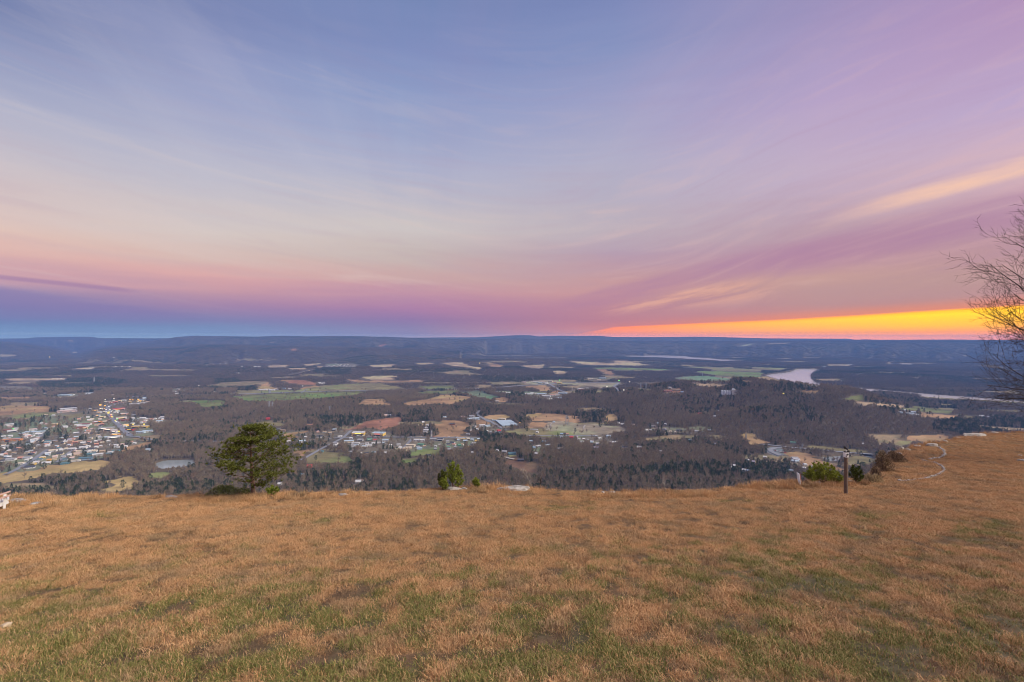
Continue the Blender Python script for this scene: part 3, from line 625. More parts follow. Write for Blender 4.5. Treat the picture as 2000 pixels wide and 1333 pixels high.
# --- instanced scatter through a node group (grass and far woods only)
def scatter(name, pts, rot, scl, idx, protos, label, extra=None):
    coll = bpy.data.collections.new(name + '_kinds')
    for p in protos: coll.objects.link(p)
    me = bpy.data.meshes.new(name); n = len(pts); me.vertices.add(n); me.vertices.foreach_set('co', np.asarray(pts, np.float32).ravel())
    for nm, ty, arr in [('rot', 'FLOAT_VECTOR', rot), ('scl', 'FLOAT', scl), ('idx', 'INT', idx)] + [(k, 'FLOAT', v) for k, v in (extra or {}).items()]:
        a = me.attributes.new(nm, ty, 'POINT'); a.data.foreach_set('vector' if ty == 'FLOAT_VECTOR' else 'value', np.ascontiguousarray(arr, dtype=np.int32 if ty == 'INT' else np.float32).ravel())
    me.update(); o = link(name, me)
    g = bpy.data.node_groups.new(name + '_scatter', 'GeometryNodeTree')
    g.interface.new_socket('Geometry', in_out='INPUT', socket_type='NodeSocketGeometry'); g.interface.new_socket('Geometry', in_out='OUTPUT', socket_type='NodeSocketGeometry')
    N = g.nodes.new; gi = N('NodeGroupInput'); go = N('NodeGroupOutput'); ip = N('GeometryNodeInstanceOnPoints'); ci = N('GeometryNodeCollectionInfo')
    ci.inputs['Collection'].default_value = coll; ci.inputs['Separate Children'].default_value = True; ci.inputs['Reset Children'].default_value = True
    def na(nm, ty):
        a = N('GeometryNodeInputNamedAttribute'); a.data_type = ty; a.inputs['Name'].default_value = nm
        return next(s for s in a.outputs if s.enabled and s.name == 'Attribute')
    L = g.links.new; L(gi.outputs[0], ip.inputs['Points']); L(ci.outputs[0], ip.inputs['Instance']); ip.inputs['Pick Instance'].default_value = True
    L(na('idx', 'INT'), ip.inputs['Instance Index']); L(na('rot', 'FLOAT_VECTOR'), ip.inputs['Rotation']); L(na('scl', 'FLOAT'), ip.inputs['Scale'])
    L(ip.outputs[0], go.inputs[0])
    md = o.modifiers.new('scatter', 'NODES'); md.node_group = g
    return tag(o, label, kind='stuff')

gm = bpy.data.materials.new('grass_blades'); gm.use_nodes = True
_k = NT(gm.node_tree); _b = gm.node_tree.nodes['Principled BSDF']; _b.inputs['Roughness'].default_value = 0.8; _b.inputs['Specular IOR Level'].default_value = 0.2
_gr = _k.n('ShaderNodeAttribute', attribute_name='green', attribute_type='INSTANCER').outputs['Fac']; _dr = _k.n('ShaderNodeAttribute', attribute_name='dry', attribute_type='INSTANCER').outputs['Fac']
_ge = _k.n('ShaderNodeNewGeometry'); _ri = _ge.outputs['Random Per Island']; _or = _k.n('ShaderNodeObjectInfo').outputs['Random']
_br = _k.mix(_ri, (.52,.27,.122,1), (.63,.42,.215,1)); _br = _k.mix(_k.m('MULTIPLY', _or, .45), _br, (.40,.20,.09,1))
_gy = _k.noise(_ge.outputs['Position'], 1.15, 4, 0.6); _br = _k.mix(_k.rng(_gy, 0.46, 0.68, 0.0, 0.62), _br, (.27,.215,.13,1))
_gn = _k.mix(_ri, (.10,.115,.032,1), (.27,.255,.075,1))
_pick = _k.rng(_k.m('SUBTRACT', _gr, _k.m('MULTIPLY', _k.m('FRACT', _k.m('MULTIPLY', _ri, 7.31)), 0.85)), 0.0, 0.25)
_c = _k.mix(_pick, _br, _gn); _c = _k.mix(_k.m('MULTIPLY', _dr, 0.75), _c, (.06,.048,.036,1))
gm.node_tree.links.new(_c, _b.inputs['Base Color'])
def tuft(name, n, spread, h0, h1, w, lean):
    mb = MB()
    for _ in range(n):
        a = random.uniform(0, 6.283); r = spread*math.sqrt(random.random()); p = Vector((r*math.cos(a), r*math.sin(a), -0.01))
        h = random.uniform(h0, h1); b = random.uniform(0, 6.283); ln = random.uniform(.1, lean)*h; d = Vector((math.cos(b)*ln, math.sin(b)*ln, 0)); q = random.uniform(0, 6.283); s = Vector((math.cos(q), math.sin(q), 0))*w*random.uniform(.6, 1.2)
        m1 = p + d*0.35 + Vector((0, 0, h*.6)); tip = p + d + Vector((0, 0, h*random.uniform(.8, 1.0)))
        mb.add([p-s*.5, p+s*.5, m1+s*.4, m1-s*.4, tip], [(0,1,2,3), (3,2,4)])
    return bpy.data.objects.new(name, mb.mesh(name, gm))
TUFTS = [tuft('tuft_a', 52, .13, .022, .055, .006, 1.7), tuft('tuft_b', 52, .15, .022, .065, .006, 1.6), tuft('tuft_c', 36, .09, .03, .085, .006, 1.3), tuft('tuft_d', 36, .16, .015, .04, .008, 2.2), tuft('tuft_e', 26, .10, .10, .22, .007, .8)]
n = 185000
gt = RNG.uniform(-1.4, 1.5, n*3); u_ = RNG.random(n*3); gy = 4.2*np.exp(u_*math.log(50/4.2)); gx = gt*gy
keep = (over(gx, gy) < 0.35) & (RNG.random(n*3) < np.clip((gy/16)**0.9, 0.28, 1.0)); gx = gx[keep][:n]; gy = gy[keep][:n]
gr = greenness(gx, gy); dr = dryness(gx, gy)
k2 = RNG.random(len(gx)) > 0.92*dr; gx, gy, gr, dr = gx[k2], gy[k2], gr[k2], dr[k2]
gz = lawn_z(gx, gy) - 0.45*np.maximum(over(gx, gy), 0)**2
rot = np.zeros((len(gx), 3)); rot[:,2] = RNG.uniform(0, 6.28, len(gx)); rot[:,:2] = RNG.normal(0, .08, (len(gx), 2))
cl = fbm(gx/0.5, gy/0.5, 2, 105)
idx = np.where(RNG.random(len(gx)) < .25+.5*cl, RNG.integers(0, 3, len(gx)), 3); idx = np.where((np.abs(over(gx, gy)) < 1.1) & (RNG.random(len(gx)) < .7*np.clip(fbm(gx/1.4, gy/1.4, 3, 303)-.36, 0, 1)*2), 4, idx)
scl = RNG.uniform(.55, 1.4, len(gx))*(0.8+0.5*cl)*np.where(gy > 20, 1.25, 1.0)
scatter('grass', np.stack([gx, gy, gz], 1), rot, scl, idx, TUFTS, 'short dormant grass, russet and tan with green tufts, covering the bluff top', {'green': gr*.80, 'dry': dr*(1-gr)})

# --- rocks along the rim and the two curved stone edgings
stone_m = mat('pale_limestone', (.31,.285,.25), .9, .6, 6.0); lich_m = mat('lichened_limestone', (.30,.285,.26), .92, .6, 5.0)
import bmesh
def rock_mesh(seed, w, d, h, m, flat=.55):
    bm = bmesh.new(); bmesh.ops.create_icosphere(bm, subdivisions=3, radius=1.0); r = random.Random(seed); off = r.uniform(0, 90)
    cuts = [(Vector((r.uniform(-1,1), r.uniform(-1,1), r.uniform(-.5,1))).normalized(), r.uniform(.55,.85)) for _ in range(7)]
    for v in bm.verts:
        p = v.co.copy()
        for n_, t_ in cuts:
            e = p.dot(n_) - t_
            if e > 0: p -= n_*e*.9
        k_ = 1 + .22*(float(fbm(np.array(p.x*1.7+off), np.array(p.y*1.7+p.z*1.3), 3, seed % 50))-.5)*2
        p *= k_; p.z = p.z if p.z < flat else flat + (p.z-flat)*.35
        v.co = Vector((p.x*w/2, p.y*d/2, p.z*h))
    me = bpy.data.meshes.new('rock'); bm.to_mesh(me); bm.free(); me.materials.append(m); return me
def rock(px, py, wpx, hpx, label, m=stone_m, dk=.7, group='pale rocks along the bluff rim', name='rock'):
    p = lawn_at(px, py); u = p.y/FPX; w = wpx*u*1.15; h = max(hpx*u*1.1, .05)
    o = link(name, rock_mesh(int(px*7+py), w, max(w*dk, .14), h/.75, m)); o.location = (p.x, p.y, p.z-h*.12); o.rotation_euler = (0, 0, random.uniform(-.2, .2))
    return tag(o, label, 'rock', group)
rock(1008,957,66,9,'widest flat pale rock on the rim, in front of the leaning bare sapling', dk=.4); rock(884,957,34,6,'low pale rock slab at the foot of the young pine cluster', dk=.4); rock(908,956,14,4,'small rock just right of the slab below the young pines')
rock(672,968,26,5,'thin flat rock on the rim right of the big pine', dk=.5); rock(720,967,14,3,'sliver of rock between the big pine and the young pines', dk=.5); rock(335,972,36,4,'long flush rock on the rim left of the big pine', dk=.4)
rock(1196,964,13,5,'small rounded rock alone on the rim left of the white marker'); rock(1178,963,8,3,'tiny dark rock beside the small rounded one', lich_m); rock(38,981,46,8,'lichened grey ledge right of the white chair', lich_m, .5); rock(70,985,22,4,'flat grey stone below the lichened ledge', lich_m)
rock(1588,945,40,4,'pale ledge at the foot of the right hand young pine', dk=.35); rock(1664,943,24,5,'pale ledge just right of the wooden post', dk=.4); rock(1692,944,7,3,'small white stone right of the post ledge'); rock(1757,940,9,4,'bright white stone at the near end of the lower edging')
rock(1905,852,50,7,'broad pale outcrop at the top of the right hand slope', dk=.35); rock(1940,847,22,4,'thin ledge above the broad pale outcrop', dk=.4); rock(1868,857,14,4,'pale stone below the broad outcrop'); rock(1846,863,9,3,'flat stone between the slab and the outcrop'); rock(1820,872,24,7,'large flat slab at the upper end of the edging', dk=.5)
rock(1757,887,10,3,'flat stone on the brown brush knoll'); rock(1762,876,9,3,'higher flat stone on the brown brush knoll'); rock(1737,882,8,3,'pale stone on the edge of the brown brush knoll'); rock(1772,880,12,4,'weathered ledge low on the brown brush knoll', lich_m, .5); rock(1790,873,14,4,'weathered ledge at the crest of the brown brush knoll', lich_m, .5); rock(1745,893,10,4,'dark stone among the brush of the knoll', lich_m, .6); rock(1992,891,9,3,'upper stone by the right edge of the slope', lich_m); rock(1995,901,14,4,'lower pale stone by the right edge of the slope')
rock(12,1226,22,9,'tan fieldstone lying in the near grass at left', mat('tan_fieldstone', (.46,.36,.24), .9, .3, 4.0))
def edging(pts, n, where):
    L = [lawn_at(*p) for p in pts]; d = [0]
    for a, b in zip(L, L[1:]): d.append(d[-1]+(b-a).length)
    for i in range(n):
        s = d[-1]*i/(n-1); k_ = max(j for j in range(len(d)) if d[j] <= s+1e-6); k_ = min(k_, len(L)-2); f = (s-d[k_])/(d[k_+1]-d[k_]); p = L[k_].lerp(L[k_+1], f)
        w = d[-1]/n*random.uniform(.75, 1.1); h = w*random.uniform(.35, .6)
        o = link('edging_stone', rock_mesh(900+i*13+len(where), w, w*random.uniform(.7, 1.0), h, random.choice([stone_m, stone_m, lich_m]))); o.location = (p.x, p.y, float(lawn_z(p.x, p.y))+h*.18)
        t_ = L[k_+1]-L[k_]; o.rotation_euler = (random.uniform(-.15,.15), random.uniform(-.15,.15), math.atan2(t_.y, t_.x)+random.uniform(-.3,.3))
        tag(o, 'pale stone in the ' + where, 'edging stone', 'stones of the ' + where)
edging([(1832,874),(1843,880),(1846,889),(1840,894),(1831,896),(1818,898)], 36, 'upper curved edging on the right slope')
edging([(1803,900),(1812,902),(1828,905),(1840,912),(1845,919),(1838,925),(1824,931),(1808,935),(1796,937),(1780,939.5),(1764,940.5)], 54, 'lower curved edging on the right slope')

# --- wooden post with instrument, white marker, white garden chair
def post():
    p = lawn_at(1652, 966); u = p.y/FPX; r = empty('instrument_post', p); tag(r, 'weathered brown wooden post carrying a white instrument box on the right of the lawn', 'post')
    wood = mat('weathered_wood', (.135,.092,.066), .9, .35, 9.0); wh = mat('white_casing', (.72,.72,.70), .5); bk = mat('black_plastic', (.012,.012,.014), .45)
    h = 73*u; mb = MB(); mb.tube([(0,0,-.15),(0,0,.02),(0,0,.3*h),(0,0,.6*h),(0,0,h-.015),(0,0,h)], [.072,.072,.069,.067,.066,.060], 14); o = mb.build('pole', wood, r, True)
    for i in range(7):
        mb = MB(); mb.tube([(0,0,h*(.12+.12*i)),(0,0,h*(.12+.12*i)+.012)], [.0725,.0725], 14); mb.build('band', mat('dark_iron', (.06,.05,.045), .6), r)
    mb = MB(); mb.box(0, 0, h, .132, .13, 9.5*u, 0, .94); b = mb.build('instrument_box', wh, r)
    mb = MB(); mb.tube([(0.012,-.060,h+.115),(0.012,-.078,h+.115)], [.034,.034], 12); mb.build('lens', bk, b)
    mb = MB(); mb.box(-.03, -.0645, h+.03, .05, .006, .04); mb.build('small_window', bk, b)
    t_ = h+9.5*u; mb = MB(); mb.box(0, 0, t_, .115, .115, .035); mb.build('collar', bk, r)
    mb = MB(); mb.tube([(0,0,t_+.03),(0,0,t_+.11)], [.022,.02], 8); mb.build('mast', wh, r)
    mb = MB(); mb.obox((-.085,0,t_+.205),(.05,0,t_+.105), .06, .05); mb.obox((-.085,0,t_+.235),(-.045,0,t_+.135), .03, .03); mb.obox((.03,0,t_+.14),(.095,0,t_+.125), .02, .02); mb.build('wind_vane', bk, r)
    mb = MB(); mb.obox((.01,0,t_+.045),(.085,0,t_+.04), .018, .018); mb.box(.10, 0, t_+.015, .05, .05, .055); mb.build('side_sensor', bk, r)
post()
def marker():
    p = lawn_at(1563, 951); u = p.y/FPX; r = empty('marker_post', p); tag(r, 'short white marker board leaning left on the rim beside the young pine', 'marker')
    H = 26.5*u; mb = MB(); mb.obox((0,0,-.1),(-4.6*u,0,H), .022, 7.6*u, (0,1,0)); b = mb.build('board', mat('white_paint', (.70,.74,.76), .6, .08, 6.0), r)
    mb = MB(); mb.obox((.079,-.002,-.1),(-4.6*u+.081,-.002,H), .012, .012, (0,1,0)); mb.build('red_edge', mat('red_trim', (.42,.13,.11), .6), b)
    mb = MB(); mb.obox((-3.9*u-.0,-.0125,H*.80),(-4.25*u,-.0125,H*.92), .002, .075, (0,1,0)); mb.build('emblem', mat('dark_print', (.06,.09,.09), .7), b)
    for f in (.62, .5, .38):
        mb = MB(); mb.obox((-4.6*u*f,-.0125,H*f),(-4.6*u*(f+.02),-.0125,H*(f+.02)), .002, .06, (0,1,0)); mb.build('faint_print', mat('grey_print', (.45,.52,.54), .7), b)
marker()
def chair():
    p = lawn_at(9, 992); r = empty('garden_chair', p, math.atan2(-p.x, p.y)); r.scale = (.72, 1, .97); tag(r, 'white slatted garden chair with a wood toned armrest cut off by the left edge', 'chair')
    wh = mat('chair_white', (.60,.585,.56), .6, .08, 8.0); wd = mat('arm_wood', (.52,.33,.26), .7, .2, 8.0)
    for s in (-.27, .27):
        mb = MB(); mb.obox((-.02,s,-.03),(.02,s,.415), .10, .03, (0,1,0)); mb.build('leg', wh, r)
        mb = MB(); mb.obox((.13,s*.93,.25),(-.72,s*.93,.02), .03, .12); mb.build('rail', wh, r)
        mb = MB(); mb.obox((.20,s*1.1,.475),(-.62,s*1.1,.33), .13, .028); mb.build('armrest', wd, r)
        mb = MB(); mb.obox((-.5,s,.0),(-.55,s,.36), .07, .03, (0,1,0)); mb.build('rear_leg', wh, r)
    mb = MB()
    for i in range(6): mb.obox((.12-.09*i,-.27,.315-.0245*i),(.12-.09*i,.27,.315-.0245*i), .075, .02)
    mb.build('seat', wh, r); mb = MB()
    for i in range(7):
        y = -.24+.08*i; mb.obox((-.38,y,.13),(-.78,y*1.15,.92+.10*math.cos(y*5)), .065, .02, (1,0,.5))
    mb.obox((-.60,-.28,.50),(-.60,.28,.50), .06, .025); mb.build('backrest', wh, r)
chair()

# --- trees and shrubs on the rim
bark_m = mat('pine_bark', (.13,.075,.05), .95, .4, 14.0); grey_bark = mat('grey_bark', (.115,.088,.076), .95, .35, 6.0)
need_m = leafmat('pine_needles', (.062,.085,.018), (.130,.140,.026), None, wscale=1.2, dark=.55); young_m = leafmat('young_needles', (.17,.215,.035), (.29,.32,.05), None, wscale=2.0, dark=.6)
jun_m = leafmat('juniper_sprays', (.10,.125,.04), (.18,.185,.06), None, wscale=1.5); brush_m = leafmat('dead_brush', (.18,.115,.07), (.28,.20,.115), None, wscale=1.0); straw_m = leafmat('dead_tall_grass', (.33,.24,.13), (.42,.33,.18), None, wscale=1.0)
twig_m = mat('bare_twigs', (.05,.036,.03), .95, .25, 5.0); pale_twig = mat('pale_twigs', (.30,.27,.235), .95, .25, 5.0)
def needles(mb, p, d, n, L, w, sp=.9):
    d = Vector(d).normalized()
    for _ in range(n):
        v = (d + Vector((random.gauss(0,sp), random.gauss(0,sp), random.gauss(0,sp)*.8+.15))).normalized(); mb.leaf(p + v*random.uniform(0, L*.25), v, L*random.uniform(.6, 1.15), w)
def big_pine():
    base = lawn_at(497, 970.5); u = base.y/FPX; r = empty('pine_tree', base); tag(r, 'broad dark green pine standing on the rim, left of the young pines', 'tree')
    hs = [26, 40, 54, 69, 84, 99, 114, 126, 137]; lf = [34, 62, 74, 78, 82, 72, 52, 44, 20]; rt = [62, 78, 86, 92, 93, 90, 54, 47, 14]
    tr = MB(); TX = lambda h: -2.0+7.0*math.sin(h/140*2.2)*-.45 + (h/140)*-3
    tr.tube([(TX(h)*u, .3*math.sin(h)*u*2, h*u) for h in (-6, 2, 20, 45, 70, 95, 118, 134)], [k_*u for k_ in (5.0, 4.3, 3.7, 3.2, 2.4, 1.6, .9, .3)], 9)
    cr = MB(); rnd = random.Random(4)
    for i in range(195):
        h = 33 + 105*rnd.random()**.82; h = h*.25 + .75*(round(h/15)*15+rnd.uniform(-2,2)); a = rnd.uniform(0, 6.283); e = np.interp(h, hs, lf) if math.cos(a) < 0 else np.interp(h, hs, rt); e2 = (np.interp(h, hs, lf)+np.interp(h, hs, rt))/2
        if h < 62 and math.cos(a) < 0.2 and rnd.random() < .62: continue
        L = rnd.uniform(.5, 1.0)**.7
        end = Vector((math.cos(a)*e*L*rnd.uniform(.9, 1.04), math.sin(a)*e2*L, h + rnd.uniform(-3, 5)))*u
        h0 = max(22, h - e*L*rnd.uniform(.15, .45)); st = Vector((TX(h0)*u, 0, h0*u)); mid = st.lerp(end, .5) + Vector((0, 0, -4*u*rnd.random()))
        if i % 2 == 0: tr.tube([st, mid, end], [max(.5, 1.5*(1-h/150))*u, .7*u, .22*u], 5, False)
        for j in range(9):
            f = rnd.uniform(.5, 1.02); p = st.lerp(mid, f*2) if f < .5 else mid.lerp(end, f*2-1)
            p = p + Vector((rnd.gauss(0, 5.5), rnd.gauss(0, 5.5), rnd.gauss(0, 1.5)))*u*(.6+.6*f)
            needles(cr, p, (p-st).normalized()*.5+Vector((0,0,.6)), 13, 5.8*u, 1.15*u)
    tr.build('trunk', bark_m, r, True); cr.build('crown', need_m, r)
big_pine()
def young_pine(px, py, h, w, label, nb=9, seed=1, m=None, off=0.0):
    base = lawn_at(px, py); base.y += off; base.z = base.z - (off*.3); u = base.y/FPX; r = empty('young_pine', base); tag(r, label, 'tree', 'young pines on the rim'); rnd = random.Random(seed)
    tr = MB(); cr = MB(); h += off*.3/u; tr.tube([(0,0,-.3),(0,0,h*.6*u),(0,0,h*u)], [1.2*u, .8*u, .2*u], 6)
    def shoot(a, b, n):
        for i in range(n):
            f = i/(n-1); p = a.lerp(b, f); needles(cr, p + Vector((rnd.gauss(0,1), rnd.gauss(0,1), rnd.gauss(0,1)))*u, (b-a).normalized()*.7, 24, 4.8*u*(1.1-.45*f), 1.0*u, .95)
    shoot(Vector((0,0,h*.25*u)), Vector((0,0,h*u)), int(h*.45)+4)
    for i in range(nb):
        f = .1+.75*i/nb; a = i*2.4+rnd.uniform(-.4,.4); L = w/2*(1-f*.75)*rnd.uniform(.8, 1.1)
        st = Vector((0,0,h*f*u)); end = Vector((math.cos(a)*L, math.sin(a)*L, h*f+L*.45+h*.12))*u
        tr.tube([st, end], [.6*u, .2*u], 4, False); shoot(st.lerp(end, .3), end, 6)
        tip = end + Vector((0,0,h*.12*u)); shoot(end, tip, 4)
    tr.build('trunk', bark_m, r); cr.build('crown', m or young_m, r)
young_pine(884, 955, 48, 38, 'tallest young pine with twin candle tops between the rim rocks', 12, 3); young_pine(895, 954, 40, 24, 'slim young pine touching the tallest one from the right', 8, 5); young_pine(864, 957, 36, 22, 'darker young pine behind the round yellow one', 8, 6, need_m)
young_pine(866, 958, 22, 20, 'small round yellow green pine at the left of the cluster', 9, 7); young_pine(930, 955, 17, 16, 'lone seedling pine just right of the young pine cluster', 7, 8)
young_pine(1607, 947, 35, 58, 'wide bushy young pine between the white marker and the wooden post', 22, 9); young_pine(1585, 946, 24, 34, 'low left shoulder pine next to the white marker', 9, 10); young_pine(1630, 947, 20, 34, 'low spreading pine at the left side of the wooden post', 9, 12)
young_pine(1672, 947, 33, 28, 'darker young pine just right of the wooden post', 10, 14, need_m); young_pine(530, 968, 13, 26, 'very low pine seedling right of the big pine trunk', 7, 15)
def shrub(name, px, py, wpx, hpx, label, m, n, lw, tw=None, up=.5, dk=.7, cat='shrub', off=0.0):
    base = lawn_at(px, py); base.y += off; u = base.y/FPX; r = empty(name, base); tag(r, label, cat); cr = MB(); st = MB()
    for i in range(n):
        a = random.uniform(0, 6.283); q = random.random()**.5; z = random.random()**.8
        k_ = 1-.65*z**2; p = Vector((math.cos(a)*q*wpx/2*k_*u, math.sin(a)*q*wpx/2*k_*dk*u, (z*hpx*(.75+.5*float(vnoise(np.array(a*2), np.array(px)))) - 1.5)*u))
        v = Vector((random.gauss(0,.7), random.gauss(0,.7), random.gauss(up,.5))); cr.leaf(p, v, lw*3.4*u*random.uniform(.6,1.3), lw*u)
    for i in range(26):
        a = random.uniform(0, 6.283); q = random.random()**.5; e = Vector((math.cos(a)*q*wpx/2*u, math.sin(a)*q*wpx/2*dk*u, hpx*random.uniform(.6,1.15)*u))
        st.tube([(e.x*.15, e.y*.15, -.1), (e.x*.6, e.y*.6, e.z*.5), e], [.5*u, .35*u, .14*u], 4, False)
    st.build('stem', tw or twig_m, r); cr.build('foliage', m, r)
shrub('juniper_shrub', 430, 973, 78, 18, 'low dark juniper spreading at the left foot of the big pine', jun_m, 1500, 1.3, off=.3); shrub('juniper_shrub', 478, 971, 44, 16, 'smaller juniper clump against the big pine trunk', jun_m, 600, 1.3)
shrub('brush_clump', 1726, 921, 44, 30, 'rust brown dead brush clump on the shoulder right of the post', brush_m, 2600, 1.1); shrub('brush_clump', 1748, 902, 48, 18, 'low brown brush along the top of the shoulder', brush_m, 2200, 1.0); shrub('brush_clump', 1710, 938, 26, 22, 'dark brush tangle nearest to the wooden post on its right', brush_m, 1200, 1.0)
shrub('tall_grass_clump', 1704, 943, 50, 15, 'pale dry tall grass in front of the brown brush', straw_m, 2200, .7, up=1.5, cat='grass clump'); shrub('tall_grass_clump', 1722, 894, 22, 13, 'tuft of straw grass standing above the brush knoll', straw_m, 600, .7, up=1.6, cat='grass clump'); shrub('tall_grass_clump', 590, 969, 46, 8, 'thin straw stalks on the rim right of the big pine', straw_m, 260, .5, up=2.0, cat='grass clump'); shrub('tall_grass_clump', 1634, 944, 22, 8, 'thin straw tuft at the left foot of the wooden post', straw_m, 300, .5, up=1.8, cat='grass clump')
def branchy(mb, p, d, L, rad, lev, rnd, maxlev, spread, up, kids, seg=4, wob=.16, ns=4):
    pts = [p.copy()]; q = p.copy(); dd = d.normalized(); out = []
    for i in range(seg):
        dd = (dd + Vector((rnd.gauss(0,wob), rnd.gauss(0,wob), rnd.gauss(up,wob)))).normalized(); q = q + dd*L/seg; pts.append(q.copy()); out.append((q.copy(), dd.copy()))
    mb.tube(pts, [rad*(1-.72*i/seg) for i in range(seg+1)], ns if lev else 7, False)
    if lev >= maxlev: return
    for j in range(kids[lev]):
        f = (j+.6)/kids[lev]; f = .18+.8*f; k_ = min(int(f*seg), seg-1); a = pts[k_].lerp(pts[k_+1], f*seg-k_); bd = out[k_][1]
        n_ = Vector((rnd.gauss(0,1), rnd.gauss(0,1), rnd.gauss(0,1))); n_ = (n_ - bd*n_.dot(bd)).normalized()
        branchy(mb, a, bd + n_*spread*rnd.uniform(.6, 1.2), L*rnd.uniform(.38, .62)*(1.12-.45*f), max(rad*.48*(1-.5*f), .008), lev+1, rnd, maxlev, spread, up, kids, 3 if lev else 4, wob*1.15, 3)
def right_tree():
    Y = 27.0; u = Y/FPX; base = Vector((tpx(2128)*Y, Y, float(lawn_z(tpx(2128)*Y, Y)))); r = empty('bare_tree', base); tag(r, 'leafless tree reaching in from the right edge against the sunset', 'tree'); rnd = random.Random(21)
    zr = lambda row: (EYE-row)*u + ZC - base.z
    tr = MB(); tr.tube([(0,0,-.3),(.05,0,1.5),(-.1,.1,4),(.1,.1,zr(560)),(-.1,0,zr(470)),(0,0,zr(390))], [.26,.21,.18,.14,.09,.03], 10)
    tr.build('trunk', grey_bark, r, True); cr = MB()
    tips = [(1896,765,830),(1918,650,740),(1893,545,640),(1908,505,600),(1935,610,690),(1928,640,700),(1905,735,775),(1925,770,770),(1903,672,770),(1930,455,560),(1968,405,520),(1950,420,560),(1940,590,690),(1930,700,790),(1960,745,800),(1902,560,650),(1915,620,690),(1990,385,480),(1975,480,600),(1955,540,660),(1965,655,720)]
    for i, (px, row, r0) in enumerate(tips):
        e = Vector(((px-2128)*u, rnd.uniform(-2.2, 2.2), zr(row))); s = Vector((0, 0, zr(min(r0, 800)))); d = e-s
        branchy(cr, s, Vector((d.x, d.y, d.z*.8-.3)), d.length*.80, .045, 0, rnd, 3, .85, .05, [9, 5, 3], 7, .12, 6)
    for i in range(9):
        a = rnd.uniform(0, 6.283); d = Vector((math.cos(a)*.8, math.sin(a)*.8, rnd.uniform(.5, 1.1))); branchy(cr, Vector((0, 0, zr(rnd.uniform(395, 480)))), d, rnd.uniform(1.1, 1.9), .028, 0, rnd, 2, .85, .05, [6, 3], 5, .12, 5)
    for i in range(20):
        a = rnd.uniform(-1.4, 1.4); d = Vector((math.cos(a), math.sin(a), rnd.uniform(.1, .6))); branchy(cr, Vector((0, 0, zr(rnd.uniform(460, 800)))), d, rnd.uniform(3.0, 5.0), .055, 0, rnd, 2, .8, .05, [8, 4], 5, .09, 6)
    cr.build('crown', twig_m, r)
right_tree()
def sapling(px, py, h, lean, label, m, seed, off=0.0):
    p = lawn_at(px, py); p.y += off; u = p.y/FPX; r = empty('bare_sapling', p); tag(r, label, 'sapling'); rnd = random.Random(seed); a = MB(); b = MB()
    d = Vector((lean, 0, 1)); a.tube([(0,0,-.3), d*h*.4*u, d*h*.75*u], [.7*u, .55*u, .35*u], 5, False); a.build('trunk', m, r)
    for i in range(7): branchy(b, d*h*u*rnd.uniform(.25, .75), Vector((lean+rnd.gauss(0,.6), rnd.gauss(0,.4), .9)), h*.5*u, .3*u, 0, rnd, 1, .7, .05, [4], 4, .12, 3)
    b.build('crown', m, r)
sapling(1045, 958, 36, -.75, 'pale bare sapling leaning left beside the widest rim rock', pale_twig, 31, .3); sapling(1054, 958, 20, .2, 'short bare sapling right of the leaning one', twig_m, 32, .3); sapling(1304, 963, 26, -.25, 'thin pale bare sapling on the rim in mid lawn', pale_twig, 33, .2); sapling(417, 972, 12, -.3, 'pale dead stub in front of the low juniper', pale_twig, 34)
# ------------------------------------------------------------------ buildings of the valley
WALL = dict(w=('white',(.60,.60,.585)), c=('cream',(.58,.50,.36)), t=('tan',(.42,.31,.20)), g=('grey',(.34,.34,.34)), r=('brick red',(.27,.105,.07)), b=('blue',(.26,.36,.46)), y=('yellow',(.62,.42,.10)), T=('teal',(.10,.19,.21)), s=('salmon',(.52,.27,.19)), k=('dark',(.07,.07,.08)), p=('pale pink',(.58,.44,.38)), R=('red',(.48,.06,.05)), G=('green',(.12,.27,.17)), B=('pale blue',(.42,.52,.58)), l=('lilac grey',(.34,.31,.38)), o=('orange',(.55,.25,.08)))
def wallm(k): return mat('wall_'+WALL[k][0].replace(' ', '_'), WALL[k][1], .75, .12, .15)
def roofm(k): return mat('roof_'+WALL[k][0].replace(' ', '_'), tuple(v*.92 for v in WALL[k][1]), .55, .22, .12)
glass_m = mat('dark_window', (.035,.045,.055), .15); lit_m = {k: mat('lit_'+k, c, .5, emit=e) for k, c, e in (('amber',(1,.52,.10),1.0),('white',(1,.92,.75),.75),('red',(1,.12,.05),.9),('green',(.15,1,.15),.9),('yellow',(1,.78,.12),.9))}
UNIT = {}
